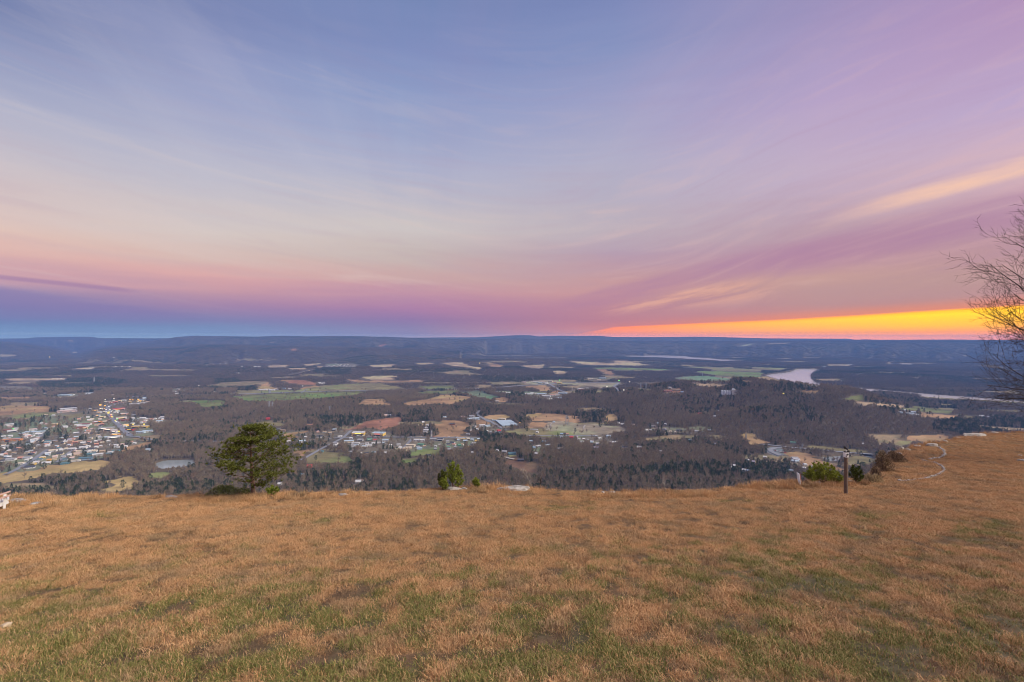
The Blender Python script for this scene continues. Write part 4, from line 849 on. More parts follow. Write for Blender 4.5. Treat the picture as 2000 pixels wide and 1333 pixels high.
def unit(shape):
    if shape in UNIT: return UNIT[shape]
    mb = MB()
    if shape == 'gable_wall':
        mb.add([(-.5,-.5,-.4),(.5,-.5,-.4),(.5,.5,-.4),(-.5,.5,-.4),(-.5,-.5,1),(.5,-.5,1),(.5,.5,1),(-.5,.5,1),(-.5,0,1.62),(.5,0,1.62)], [(0,1,5,4),(2,3,7,6),(1,2,6,9,5),(3,0,4,8,7),(4,5,9,8),(6,7,8,9)])
    elif shape == 'low_wall':
        mb.add([(-.5,-.5,-.4),(.5,-.5,-.4),(.5,.5,-.4),(-.5,.5,-.4),(-.5,-.5,1),(.5,-.5,1),(.5,.5,1),(-.5,.5,1),(-.5,0,1.22),(.5,0,1.22)], [(0,1,5,4),(2,3,7,6),(1,2,6,9,5),(3,0,4,8,7),(4,5,9,8),(6,7,8,9)])
    elif shape in ('gable_roof', 'low_roof'):
        rz = 1.70 if shape == 'gable_roof' else 1.28; e = .58; z0 = .96; t = .07
        mb.add([(-.54,-e,z0),(.54,-e,z0),(.54,0,rz),(-.54,0,rz),(.54,e,z0),(-.54,e,z0)], [(0,1,2,3),(3,2,4,5)]); mb.add([(-.54,-e,z0-t),(.54,-e,z0-t),(.54,0,rz-t),(-.54,0,rz-t),(.54,e,z0-t),(-.54,e,z0-t)], [(1,0,3,2),(2,3,5,4)])
        mb.add([(-.54,-e,z0),(-.54,-e,z0-t),(.54,-e,z0),(.54,-e,z0-t),(.54,e,z0),(.54,e,z0-t),(-.54,e,z0),(-.54,e,z0-t),(.54,0,rz),(.54,0,rz-t),(-.54,0,rz),(-.54,0,rz-t)], [(0,1,3,2),(4,5,7,6),(2,3,9,8),(8,9,5,4),(6,7,11,10),(10,11,1,0)])
    elif shape == 'hip_roof':
        e = .56; mb.add([(-.54,-e,.98),(.54,-e,.98),(.54,e,.98),(-.54,e,.98),(-.25,0,1.6),(.25,0,1.6)], [(0,1,5,4),(1,2,5),(2,3,4,5),(3,0,4),(3,2,1,0)])
    elif shape == 'box': mb.box(0, 0, -.4, 1, 1, 1.4)
    elif shape == 'parapet_roof':
        for a in ((0,-.49,1,.02),(0,.49,1,.02)): mb.box(a[0], a[1], .94, a[2]+.01, a[3]+.004, .12)
        for a in ((-.495,0,.012,.96),(.495,0,.012,.96)): mb.box(a[0], a[1], .94, a[2], a[3], .118)
        mb.box(0, 0, .95, .98, .96, .06); mb.box(.2, .1, 1.01, .10, .12, .14); mb.box(-.22, -.12, 1.01, .07, .09, .11)
    elif shape == 'cube': mb.box(0, 0, 0, 1, 1, 1)
    UNIT[shape] = mb; return mb
_MC = {}
def umesh(shape, m):
    if (shape, m.name) not in _MC: _MC[shape, m.name] = unit(shape).mesh(shape, m)
    return _MC[shape, m.name]
def part(name, shape, m, parent, scale, loc=(0,0,0)):
    o = link(name, umesh(shape, m), parent); o.scale = scale; o.location = loc; return o
BUILT = []      # (px, py, half width px, height px) keeps trees from hiding what the photograph shows
ORD = ['leftmost', 'second from left', 'third from left', 'fourth from left', 'fifth from left', 'sixth from left', 'seventh from left', 'eighth from left', 'ninth from left', 'tenth from left', 'eleventh from left', 'twelfth from left', 'thirteenth from left', 'fourteenth from left', 'fifteenth from left', 'sixteenth from left']
PEND = []
def building(px, py, wpx, kind, wc, rc, area, hpx=None, rz=None, lit=None):
    p = at(px, py+.6); u = p.y/FPX; w = max(wpx*u*(.86 if kind == 'h' else .93), 5.0); rnd = random.Random(int(px*31+py*17))
    if kind == 'h': d = min(max(w*.62, 6.5), 11); h = 3.2; nm = 'house'
    elif kind == 's': d = min(max(w*.7, 9), 45); h = 5.0+.02*w; nm = 'store'
    elif kind == 'w': d = min(max(w*.5, 9), 40); h = 4.6+.02*w; nm = 'warehouse'
    elif kind == 'm': d = 5.0; h = 3.0; nm = 'mobile_home'
    elif kind == 'g': d = min(max(w*.45, 8), 30); h = 3.2; nm = 'greenhouse'
    else: d = 9; h = 4.2; nm = 'barn'
    if hpx: h = hpx*u
    if w < d and kind in 'hb': w = d*1.15
    if kind in 'h': w = min(w, 24)
    a = math.atan2(p.x, p.y); rz = (-a*.6 + rnd.uniform(-.35, .35)) if rz is None else rz
    z = float(np.min(land_h(p.x+np.array([-w/2, w/2, 0.]), p.y+np.array([0., 0., -d/2])))); z = max(z, p.z-2.0)
    r = empty(nm, (p.x, p.y, z), rz); M = wallm(wc); RM = roofm(rc)
    if kind == 'h' or kind == 'b':
        hip = kind == 'h' and rnd.random() < .25
        part('wall', 'box' if hip else 'gable_wall', M, r, (w, d, h)); part('roof', 'hip_roof' if hip else 'gable_roof', RM, r, (w, d, h))
        if p.y < 1500:
            part('door', 'cube', glass_m, r, (1.1, .12, 2.1), (w*.06, -d/2-.03, 0))
            for q in (-.32, -.16, .3): part('window', 'cube', glass_m, r, (1.3, .12, 1.2), (w*q, -d/2-.03, .9))
            part('chimney', 'cube', wallm('r'), r, (.8, .8, 1.6), (w*.3, d*.2, h*1.35))
    elif kind in 'wmg':
        part('wall', 'low_wall', M, r, (w, d, h)); part('roof', 'low_roof', RM, r, (w, d, h))
        if kind == 'w':
            for q in (-.3, .25): part('loading_door', 'cube', roofm('g'), r, (w*.09+1.5, .16, h*.7), (w*q, -d/2-.04, 0))
        if kind == 'm': part('door', 'cube', glass_m, r, (.9, .12, 2.0), (w*.15, -d/2-.03, 0))
    else:
        part('wall', 'box', M, r, (w, d, h)); part('roof', 'parapet_roof', RM, r, (w, d, h))
        part('shop_window', 'cube', glass_m, r, (w*.8, .2, h*.42), (0, -d/2-.05, .3)); part('sign_band', 'cube', lit_m[lit] if lit else wallm('y' if wc == 'y' else 'w'), r, (w*(.5 if lit else .86), .5, h*.17), (0, -d/2-.2, h*.66)); part('canopy', 'cube', RM, r, (w*.9, 2.0, .25), (0, -d/2-1.1, h*.58))
    o_h = h*1.4/u
    BUILT.append((px, py, w/u/2, o_h)); PEND.append((r, px, nm.replace('_', ' '), WALL[wc][0], WALL[rc][0], w, area)); return r
AREAS = {  # area phrase, crop, entries: X,Y,w(px of the crop),kind,wall,roof
 'behind the big pine': ('M1', '190,247,95,s,k,k 270,272,100,w,t,t 590,445,115,w,w,B 370,452,70,w,w,w 30,75,60,b,R,R 220,1145,45,h,w,w 865,372,95,b,w,k'),
 'by the yellow fronted stores': ('M1', '1200,358,75,m,w,w 1350,447,150,w,c,B 1530,425,95,s,w,g 1680,415,85,s,G,G 1770,425,55,h,w,R 1940,435,100,w,w,B 1110,256,65,s,g,B 840,285,50,h,s,p 710,168,100,m,s,s 1040,305,60,h,g,t 950,290,60,h,w,t'),
 'in the white trailer yard': ('M1', '1420,465,60,m,w,w 1490,468,70,m,w,w 1410,495,55,m,w,w 1470,500,70,m,w,B 1420,525,60,m,w,w 1560,480,70,m,w,g 1640,475,60,m,w,w 1580,520,90,m,w,B 1680,512,90,m,w,w 1690,495,55,m,w,w 1745,468,60,m,w,w 1830,462,60,m,w,w 1920,470,60,m,w,B 1640,500,50,m,w,w'),
 'under the village trees': ('M1', '1130,480,85,h,w,g 1120,510,60,h,w,w 1530,640,45,h,w,w 1630,640,90,h,p,k 1750,630,75,h,g,B 1950,635,80,h,w,w 905,610,55,h,T,T 705,856,50,b,R,R 1495,1115,30,b,w,w 1550,1090,30,h,w,t 1380,395,30,h,w,w 640,375,20,h,w,w 1370,620,70,h,g,g 590,990,60,h,g,b'),
 'in the village street': ('M2', '610,510,95,w,w,w 705,512,80,w,w,w 1000,502,105,s,w,k 885,500,105,w,g,g 520,598,150,w,c,c 470,640,130,w,c,c 440,660,120,w,c,t 680,585,95,w,G,G 660,652,90,w,b,B 320,580,70,h,w,g 310,660,100,w,c,c 990,578,50,m,w,w 925,605,40,m,w,w 350,630,60,h,w,w 640,620,70,h,g,g 740,610,60,h,g,t 920,650,60,h,g,g 190,590,40,h,w,w'),
 'in the houses east of the street': ('M2', '1200,550,85,h,w,k 1225,580,65,h,w,s 1130,575,65,h,w,k 1310,588,60,h,G,G 1330,490,150,s,y,g 1450,490,60,s,c,c 1590,522,65,h,y,y 1540,556,70,h,w,g 1130,622,70,h,w,G 1160,660,95,h,s,g 1340,650,105,h,p,k 1300,510,60,h,w,B 1410,520,80,h,g,B 1520,500,60,h,g,B 1620,490,50,h,g,B 1120,530,40,h,w,g 1470,605,50,h,y,g 1360,580,50,h,w,t 1250,625,60,h,t,g 1510,585,45,h,g,k'),
 'around the tan hayfield': ('M2', '790,265,45,h,w,w 770,303,55,h,w,w 770,345,95,h,w,w 760,375,85,h,w,g 800,755,90,h,b,k 175,97,65,h,w,w 110,100,60,h,p,p 1070,130,70,h,w,B 1195,245,100,h,r,k 1370,122,80,m,p,p 1510,118,90,w,w,g 1540,160,210,w,B,B 1560,288,55,h,w,w 1680,270,95,w,w,w 1765,278,95,w,B,B 1450,412,70,h,w,g 1500,352,50,h,s,w 1950,350,65,h,R,R 1930,680,40,h,w,w 1520,710,40,h,w,w 720,210,40,h,w,w 1600,330,40,h,w,w 1830,380,60,h,w,g 1760,360,50,h,w,w 1900,385,50,h,w,B 1820,165,70,m,c,c'),
 'beside the pale grass field': ('M3', '60,265,110,g,B,B 130,445,55,h,R,R 135,468,50,h,w,B 695,415,125,m,w,w 742,462,55,h,w,w 1015,290,45,h,B,B 180,248,110,w,c,c 1185,485,60,h,r,k 1240,495,40,h,w,s 1140,490,60,h,g,b 1140,540,50,h,w,B'),
 'in the nursery yard': ('M3', '200,275,250,g,B,B 230,295,260,g,B,B 260,318,260,g,B,B 290,340,270,g,B,B'),
 'on the wooded knoll': ('M3', '685,715,65,h,b,b 775,690,35,h,w,w 740,695,30,h,w,w 920,675,95,h,l,B 1130,722,125,m,g,g 330,808,135,h,T,T 478,915,120,h,k,k 97,770,40,h,w,w 210,780,90,h,g,g 730,815,65,h,l,w 1700,715,100,h,l,l 640,610,60,h,g,B 850,608,70,m,B,B'),
 'among the cluttered yards': ('M3', '1300,550,40,b,R,R 1385,540,35,h,w,w 1420,568,50,m,w,w 1465,612,70,m,w,w 1500,575,40,h,s,w 1630,606,60,m,w,w 1630,630,30,h,B,B 1760,556,50,m,w,w 1910,522,75,h,B,w 1720,650,40,h,w,w 1960,628,60,m,w,w 1700,525,60,h,g,g 1560,580,50,m,g,w'),
 'in the woods left of the marker': ('R1', '65,412,75,h,B,B 125,500,60,h,w,w 180,500,40,h,w,w 310,575,95,h,w,k 525,585,85,b,R,w 800,212,35,h,B,B 905,308,55,h,l,l 1003,340,50,h,c,c 1070,350,45,h,c,c 1125,322,80,h,l,k 1385,328,60,m,w,w 1580,320,50,h,g,B 1287,465,50,h,B,B 1668,530,70,h,g,g 1905,878,55,h,w,w 1950,855,60,h,w,w 440,235,35,h,p,p 275,222,60,m,w,w 215,210,35,h,w,w 700,320,45,h,w,w 640,322,30,h,w,w 740,255,60,m,g,g 920,225,40,h,w,w 850,640,20,h,w,w'),
 'on the high wooded ridge': ('R1', '1435,75,65,b,R,R 1530,52,40,h,w,w 1700,26,60,h,w,w 1660,108,30,h,w,w'),
 'below the parked cars lot': ('R2', '800,330,95,h,w,g 830,352,90,h,w,w 770,368,60,h,w,B 830,378,60,h,w,B 740,505,80,h,G,B 1060,455,45,h,w,w 930,470,35,h,w,w 945,420,45,h,w,w 95,500,45,h,w,w 155,510,50,h,l,B 1755,130,35,h,w,w 780,118,85,w,g,G 140,362,40,h,w,w 215,385,40,h,l,l 385,318,30,h,w,w'),
 'on the river farms': ('F5', '790,835,40,w,B,B 880,845,70,w,w,B 930,855,70,w,w,w 920,832,40,w,B,B 1590,870,45,w,w,w 1705,872,25,h,w,w 830,812,20,h,w,w 1655,878,20,h,w,w'),
 'on the far river flat': ('F5', '840,358,50,w,w,w 880,359,40,w,w,w 300,362,36,w,w,w 50,384,30,w,B,B'),
 'at the tan plant': ('F4', '600,610,95,w,t,t 520,622,80,w,r,r 660,632,28,w,b,b 540,590,30,s,w,w'),
 'at the truck stop': ('I', '960,190,32,s,R,R 1015,193,65,s,y,y 765,192,60,s,B,B 835,192,60,s,w,w 690,178,40,s,w,w 655,176,28,s,w,c 730,180,40,s,B,w 900,172,60,s,s,w 850,206,60,s,w,w 800,180,50,s,c,p 560,182,50,w,p,p'),
 'in the junction works': ('I', '220,315,65,w,w,w 300,315,60,w,w,c 350,325,60,w,c,w 620,335,110,w,w,w 790,335,120,w,w,B 850,367,110,w,w,w 930,348,80,w,w,s 1060,330,120,w,B,B 890,398,90,m,w,w 985,345,65,w,w,w 700,330,60,w,w,w 660,325,40,w,w,w 210,426,50,m,w,w 1020,385,60,m,w,B 970,378,70,m,w,w'),
 'in the red trailer yard': ('I', '1290,262,55,m,w,w 1350,262,35,m,w,w 1380,258,35,m,w,w 1305,278,65,w,R,R 1400,262,30,m,w,w 1265,270,35,m,w,w 1240,188,25,m,w,B'),
 'in the far cream complex': ('I', '1420,138,70,w,c,c 1480,142,70,w,c,c 1580,128,90,w,B,B 1400,130,40,w,c,w 1530,150,50,w,w,c'),
 'at the cream works': ('F2', '580,612,65,w,c,w 610,606,50,w,w,c 545,612,35,w,w,w 700,606,32,w,w,w 660,612,50,w,w,w 775,598,32,w,b,b 830,600,30,w,w,w 1145,546,55,w,w,w 1120,540,30,w,w,w 955,572,14,h,w,w 200,585,25,h,w,w 100,628,25,h,w,w 335,446,18,h,w,w'),
 'in the distant white village': ('F2', '1190,378,22,h,w,w 1215,374,18,h,w,w 1240,378,26,h,w,w 1262,372,16,h,w,w 1285,378,24,h,w,w 1300,364,14,h,w,w 1318,374,22,s,w,w 1340,379,26,s,w,w 1362,372,18,h,w,w 1385,377,22,h,w,w 1398,364,16,h,w,w 1420,376,20,h,w,w 1445,377,20,h,w,w 1462,376,16,h,w,w 1330,360,14,h,w,w 1370,358,14,h,w,p 1280,355,12,h,w,w 490,382,28,w,w,w 530,383,26,w,w,w 365,381,18,w,w,w 1020,422,14,h,y,c 205,356,14,h,w,w 150,355,14,h,w,w 85,358,14,h,w,w 20,366,20,h,w,w'),
 'in the far left woods': ('F1', '486,300,18,h,w,w 195,598,26,h,w,p 290,608,22,h,w,w 320,614,16,h,w,w 640,664,110,w,B,B 690,660,60,w,w,w 880,646,70,w,B,B 860,652,50,w,g,w 1740,604,26,h,w,w 1700,628,36,h,w,w 1725,648,30,h,w,w 1410,690,30,w,B,B 1580,622,30,h,o,s 1875,628,26,h,w,B 1945,568,16,h,w,w 880,396,20,h,w,w 840,398,16,h,w,w 905,394,12,h,w,w 1130,384,14,h,w,w 1190,380,12,h,w,w 520,504,14,h,w,w 560,504,14,h,w,w 600,502,16,h,w,w 1110,292,16,h,w,w 1265,381,18,h,w,p 630,506,12,h,w,w 440,648,40,w,g,w 1100,660,24,h,w,p'),
 'on the left side of town': ('T1', '150,508,115,w,w,w 165,535,60,h,p,p 500,632,140,w,w,B 640,628,150,w,w,B 545,588,100,w,w,p 725,572,95,w,w,B 1050,545,80,b,w,w 900,500,95,s,y,c 765,495,50,h,p,p 740,350,60,s,c,c 1130,246,235,w,w,w 1090,285,230,w,p,p 1210,280,90,w,p,w 200,612,130,s,w,w 115,590,120,h,r,r 120,762,160,w,o,o 270,752,150,w,o,s 550,755,90,w,w,w 265,735,90,h,g,T 780,775,105,h,w,T 775,805,100,h,w,T 765,845,90,h,w,w 1130,750,60,h,w,l 40,890,65,h,w,w 50,858,40,h,w,w 270,570,70,h,c,w 170,690,60,h,w,w 455,690,25,b,w,w 600,660,40,h,w,w 660,660,35,h,w,w 880,352,60,h,w,w 870,535,40,h,w,s 680,485,50,h,g,w 100,735,120,h,g,g 60,700,60,h,g,w 630,840,60,h,w,g 900,770,80,h,t,g 1150,780,80,h,s,t'),
 'along the straight residential street': ('T1', '780,975,85,h,w,w 845,930,85,h,w,c 900,925,60,h,w,c 980,980,100,h,c,k 690,1040,90,h,y,c 590,1120,85,h,w,w 545,1145,70,h,y,c 485,1200,150,h,w,k 760,1130,150,h,c,w 800,1085,60,h,y,o 900,1028,75,h,w,p 640,1075,100,h,g,T 330,1140,120,h,w,c 450,1048,120,h,w,g 340,1048,80,h,s,s 180,1072,140,h,w,g 110,1030,60,h,B,B 30,1100,75,h,w,k 230,970,40,h,w,t 150,1035,50,h,g,w 1000,915,50,h,w,w 780,1000,60,h,g,B 500,985,60,h,k,k 440,1080,60,h,w,w 960,890,60,h,w,T 20,1000,60,h,w,w 60,960,50,h,g,k 560,960,40,h,g,k'),
 'on the teal house street': ('T1', '1060,1135,125,h,T,T 1060,1070,70,h,B,T 1240,975,90,h,c,t 1305,945,70,h,w,c 1270,1000,110,h,t,t 1130,1000,60,h,w,w 1170,1050,70,h,g,p 890,1060,60,h,c,t 1030,1030,60,h,w,g 1150,900,60,h,w,w 1080,900,50,h,w,c'),
 'at the upper end of main street': ('T2', '545,133,32,s,w,w 600,140,50,s,p,p 655,142,50,s,R,s 725,135,50,s,s,R 785,118,45,s,c,c 1085,165,240,w,w,w 1130,110,110,s,c,b 1190,78,60,s,w,B 1240,135,60,s,p,p 685,116,35,s,c,w 770,252,185,s,w,R 820,150,70,s,k,r 850,110,60,s,g,w 945,135,40,s,y,g 1090,130,60,s,y,k'),
 'in the middle of main street': ('T2', '850,332,115,s,s,w 740,285,60,s,B,w 720,305,60,s,w,w 810,398,145,s,w,p 860,432,145,w,r,r 880,512,90,s,c,c 1050,540,110,s,y,c 1180,540,130,s,y,c 960,585,120,s,R,k 1130,630,130,w,B,B 1240,615,140,w,w,B 520,570,140,s,g,g 630,560,110,s,g,g 590,590,120,s,p,t 690,600,85,s,p,w 700,622,80,s,w,p 720,670,120,s,o,c 690,715,170,s,w,w 790,705,60,s,w,w 545,455,80,s,o,c 470,460,60,s,o,s 480,500,80,s,R,s 500,382,75,s,c,c 600,430,60,s,k,r 640,385,40,s,s,o 540,300,50,s,w,w 620,290,50,s,w,B 870,535,50,s,w,w 690,660,60,s,w,w 650,345,40,s,g,w'),
 'west of main street': ('T2', '230,500,150,w,w,r 190,530,150,w,w,w 100,515,100,w,w,w 150,555,130,w,r,r 220,565,70,s,c,o 335,412,55,h,c,c 380,275,75,s,t,t 450,305,60,s,w,w 380,360,60,h,w,k 180,385,60,h,w,w 265,382,45,h,w,w 430,360,60,s,g,w 300,425,60,h,w,p 80,640,80,h,g,w 250,605,60,h,w,B 270,635,60,h,s,s 380,455,70,s,r,r 60,470,60,s,b,w 300,250,40,s,w,w 480,245,40,s,w,c 120,410,50,h,p,s'),
 'east of main street': ('T2', '1430,452,88,w,w,B 1040,425,90,w,B,B 1000,400,50,h,w,w 1130,395,50,h,w,w 1180,395,60,h,g,w 1240,415,70,h,w,w 1480,415,50,h,p,w 1480,385,60,w,w,w 1360,405,40,h,w,w 1200,440,40,h,w,w 1130,470,50,h,w,w 1010,345,60,h,g,g 990,490,50,s,w,w'),
 'in the lower town': ('T2', '130,945,75,h,c,c 95,980,95,h,c,p 230,940,60,h,w,w 290,945,40,h,w,w 370,935,85,h,w,c 320,905,105,h,w,k 320,985,120,h,T,T 400,870,65,h,w,w 475,855,50,h,p,w 430,1000,150,w,g,w 580,985,150,h,k,T 725,935,115,h,T,T 640,952,90,m,w,w 645,835,42,h,w,w 715,845,65,w,w,w 830,830,60,h,p,p 880,862,50,h,w,w 975,788,45,h,c,s 1022,805,45,h,w,w 1240,915,95,h,w,B 240,1062,190,w,b,T 60,1090,140,m,w,c 500,800,60,h,t,c 390,775,40,h,w,w 465,712,55,h,w,w 560,715,50,h,w,B 600,775,35,h,w,w 40,900,60,h,w,w 160,880,60,h,w,w 220,880,60,h,w,w 270,860,40,h,w,w 60,935,50,h,c,p 500,940,80,h,t,t 740,870,70,h,w,g'),
}
for area, (c, txt) in AREAS.items():
    s = CROPS[c][2]
    for e in txt.split():
        X, Y, w, kind, wc, rc = e.split(','); px, py = cp(c, float(X), float(Y)); wpx = float(w)/s
        lit = None
        if kind == 's' and area.endswith('main street'):
            lit = random.Random(e).choice(['amber', 'white', 'yellow', None, None, 'red' if wc == 'R' else None])
        building(px, py, wpx, kind, wc, rc, area, lit=lit)
building(*cp('M1', 1505, 326), 210/8.333, 's', 'y', 'w', 'beside the red dirt bank', hpx=5.5, rz=.12, lit='yellow'); building(*cp('M1', 1830, 330), 215/8.333, 's', 'y', 'B', 'beside the red dirt bank', hpx=5, rz=-.1, lit='red')
rr = random.Random(5)      # the smaller houses of the side streets
for c, x0, x1, y0, y1, n_, area in [('T1', 10, 560, 640, 1000, 22, 'in the tree shaded side streets'), ('T1', 560, 1300, 680, 860, 16, 'above the straight residential street'), ('T2', 60, 480, 400, 860, 20, 'in the western side streets'), ('T2', 980, 1500, 380, 480, 6, 'east of main street')]:
    for i in range(n_):
        X, Y = rr.uniform(x0, x1), y0+(y1-y0)*(i+rr.random())/n_; w_, r_ = rr.choice(['w','w','c','t','g','p','r']), rr.choice(['g','k','w','t','s','B','p'])
        building(*cp(c, X, Y), rr.uniform(50, 75)/CROPS[c][2], 'h', w_, r_, area)
# labels: look first, then area, then order within what looks alike
groups = {}
for rec in PEND: groups.setdefault((rec[2], rec[3], rec[4], rec[6]), []).append(rec)
for (nm, wc, rc, area), L in groups.items():
    L.sort(key=lambda q: q[1])
    base = f'{wc} {nm}' + (f' with {rc} roof' if rc != wc else '')
    sizes = sorted(range(len(L)), key=lambda i: L[i][5])
    for i, q in enumerate(L):
        if len(L) == 1: lab = f'{base} {area}'
        elif len(L) == 2: lab = f'{"smaller" if sizes[0] == i else "larger"} {base} {area}'
        else: lab = f'{base} {area}, {ORD[min(i, len(ORD)-1)]}'
        tag(q[0], lab, nm, ('houses ' if nm in ('house', 'mobile home') else 'buildings ') + area)
# grain elevator
def elevator():
    p = at(*cp('F4', 1090, 656)); u = p.y/FPX; r = empty('grain_elevator', (p.x, p.y, p.z-1), -.3); tag(r, 'grain elevator with four white silos and a tall tower behind the wooded hill', 'grain elevator'); wh = mat('silo_metal', (.62,.66,.68), .5, .12, .1); W = 92/5*u
    for i in range(4):
        mb = MB(); rr = W/8*.97; mb.tube([(0,0,-6),(0,0,7.4*u),(0,0,8.3*u)], [rr, rr, rr*.25], 16); o = mb.build('silo', wh, r); o.location = (-W/2+W/8*(2*i+1), 0, 0)
    mb = MB(); mb.box(W*.5+5*u, 0, -6, 8.2*u, 8*u, 10.4*u+6); o = mb.build('tower', mat('tower_concrete', (.50,.46,.40), .8, .2, .08), r); mb = MB(); mb.box(W*.5+4*u, 0, 10.4*u, 4*u, 4*u, 2.2*u); mb.build('head_house', wh, r)
    mb = MB(); mb.obox((-W/2,0,8.6*u),(W*.5+2*u,0,9.4*u), 1.2*u, 1.0*u); mb.build('conveyor', wh, r)
    BUILT.append((1418, 771, 16, 12))
elevator()
def tower(px, py, h, label, r0):
    p = at(px, py); u = p.y/FPX; r = empty('transmission_tower', p); tag(r, label, 'tower', 'lattice towers along the power line'); m = mat('galvanised_lattice', (.32,.33,.34), .6); H = h*u; mb = MB(); b = H*.10; t_ = max(.22, .00032*p.y)
    for a in range(4):
        c1 = Vector((b*(-1,1,1,-1)[a], b*(-1,-1,1,1)[a], 0)); c2 = Vector((b*.15*(-1,1,1,-1)[a], b*.15*(-1,-1,1,1)[a], H)); mb.tube([c1, c2], [t_, t_*.7], 4)
        n1 = Vector((b*(1,1,-1,-1)[a], b*(-1,1,1,-1)[a], 0)); n2 = Vector((b*.15*(1,1,-1,-1)[a], b*.15*(-1,1,1,-1)[a], H))
        for i in range(6):
            f, g = i/6, (i+1)/6; mb.tube([c1.lerp(c2, f), n1.lerp(n2, g)], [t_*.4, t_*.4], 3)
    mb.build('mast', m, r); mb = MB()
    for f, w in ((.7, .22), (.83, .2), (.96, .16)): mb.obox((-H*w,0,H*f),(H*w,0,H*f), t_*1.2, t_*1.2)
    mb.build('crossarm', m, r)
for i, (px, py, h, lab) in enumerate([(1262,760,12,'lattice tower beside the motorway junction, left of its pair'),(1251.5,759,11,'lattice tower nearer the slip road, beside its pair'),(1372,735,7,'lattice tower in the grey green river field'),(526,800,16,'lattice tower on the brushy hill above the farm, left of its pair'),(532,798,13,'lattice tower on the brushy hill, right of its pair'),(644,806,13,'lattice tower in the wood behind the yellow stores'),(184,747,10,'far lattice tower over the left woods'),(1106,828,17,'lattice tower by the pale grass field, left of its pair'),(1110,830,16,'lattice tower by the pale grass field, right of its pair'),(1567,880,13,'lattice mast by the road behind the white marker'),(1457,858,12,'white mast on the grassy spur left of the marker')]): tower(px, py, h, lab, i)
# lit signs and parked cars
def sign(px, py, hm, w, key, label):
    p = at(px, py); r = empty('lit_sign', p); tag(r, label, 'sign', 'lit signs of the valley'); mb = MB(); mb.tube([(0,0,-.5),(0,0,hm)], [.25,.25], 6); mb.build('pole', mat('sign_pole', (.2,.2,.2), .6), r); mb = MB(); mb.box(0, 0, hm, w, .5, w*.62); mb.build('panel', lit_m[key], r)
for X, Y, k_, w, lab in [(465,215,'amber',9,'large amber sign above the upper main street'),(540,225,'amber',6,'amber sign right of the large one'),(598,348,'yellow',7,'yellow sign at the middle of main street'),(655,412,'yellow',5,'yellow sign beside the brown roofs'),(910,555,'amber',7,'amber sign over the red fronted store'),(950,125,'amber',6,'left amber sign of the far plaza'),(992,127,'amber',6,'middle amber sign of the far plaza'),(1085,122,'amber',7,'right amber sign of the far plaza'),(685,108,'white',6,'pale lit sign at the town end'),(545,122,'white',5,'lit sign at the far left of the upper stores'),(740,445,'green',4,'small green sign down the street'),(640,380,'red',4,'small red sign beside the street'),(710,475,'yellow',4,'yellow lamp lit sign at the street bend'),(725,492,'white',4,'pale sign at the street bend'),(770,655,'yellow',5,'yellow sign over the orange store'),(1180,535,'yellow',5,'yellow sign on the long cream store'),(995,535,'yellow',5,'yellow sign beside the cream store'),(560,290,'white',4,'white light left of the white stores'),(605,235,'white',4,'white light below the far stores'),(625,287,'white',5,'bright white light at the crossing'),(530,270,'amber',4,'orange light by the crossing')]: sign(*cp('T2', X, Y), 7, w, k_, lab)
for c, X, Y, k_, w, lab in [('I',1795,176,'green',10,'green lit sign at the motorway slip road'),('I',1788,170,'red',7,'red lit sign at the motorway slip road'),('I',1020,168,'green',7,'green sign over the truck stop'),('F3',685,358,'yellow',12,'yellow light in the distant village field'),('F4',1648,668,'yellow',7,'yellow light beyond the grain elevator'),('T1',215,605,'green',4,'small green lit sign on the left side of town'),('M3',462,330,'amber',3,'amber lamp at the corner of the nursery yard'),('I',1635,258,'white',7,'white lamp by the slip road loop'),('I',1855,305,'white',6,'white lamp right of the slip road'),('I',1900,297,'white',6,'white lamp past the slip road'),('I',1930,192,'white',7,'pale lamp right of the green sign'),('F1',486,296,'yellow',16,'lone yellow light on the far left slope')]: sign(*cp(c, X, Y), 6, w, k_, lab)
def car_protos():
    out = []
    for nm, c in (('white', (.7,.7,.7)), ('dark', (.03,.03,.035)), ('silver', (.42,.43,.45)), ('red', (.35,.03,.03))):
        mb = MB(); mb.box(0, 0, .35, 4.4, 1.8, .55, 0, .97); mb.box(-.2, 0, .9, 2.5, 1.6, .55, 0, .78); w = MB()
        for sx in (-1.4, 1.4):
            for sy in (-.8, .8): w.tube([(sx, sy-.1, .33), (sx, sy+.1, .33)], [.33, .33], 10)
        out.append((nm, mb.mesh('car_body', mat('car_'+nm, c, .3)), w.mesh('car_wheels', mat('tyre', (.02,.02,.02), .8))))
    return out
CARS = car_protos()
def car(px, py, k_, where, rz):
    nm, b, w = CARS[k_]; p = at(px, py); r = empty('parked_car', (p.x, p.y, float(land(np.array(p.x), np.array(p.y)))+1.0+p.y/6000), rz); tag(r, f'{nm} car {where}', 'car', f'cars {where}'); link('body', b, r); link('wheels', w, r)
rnd = random.Random(77)
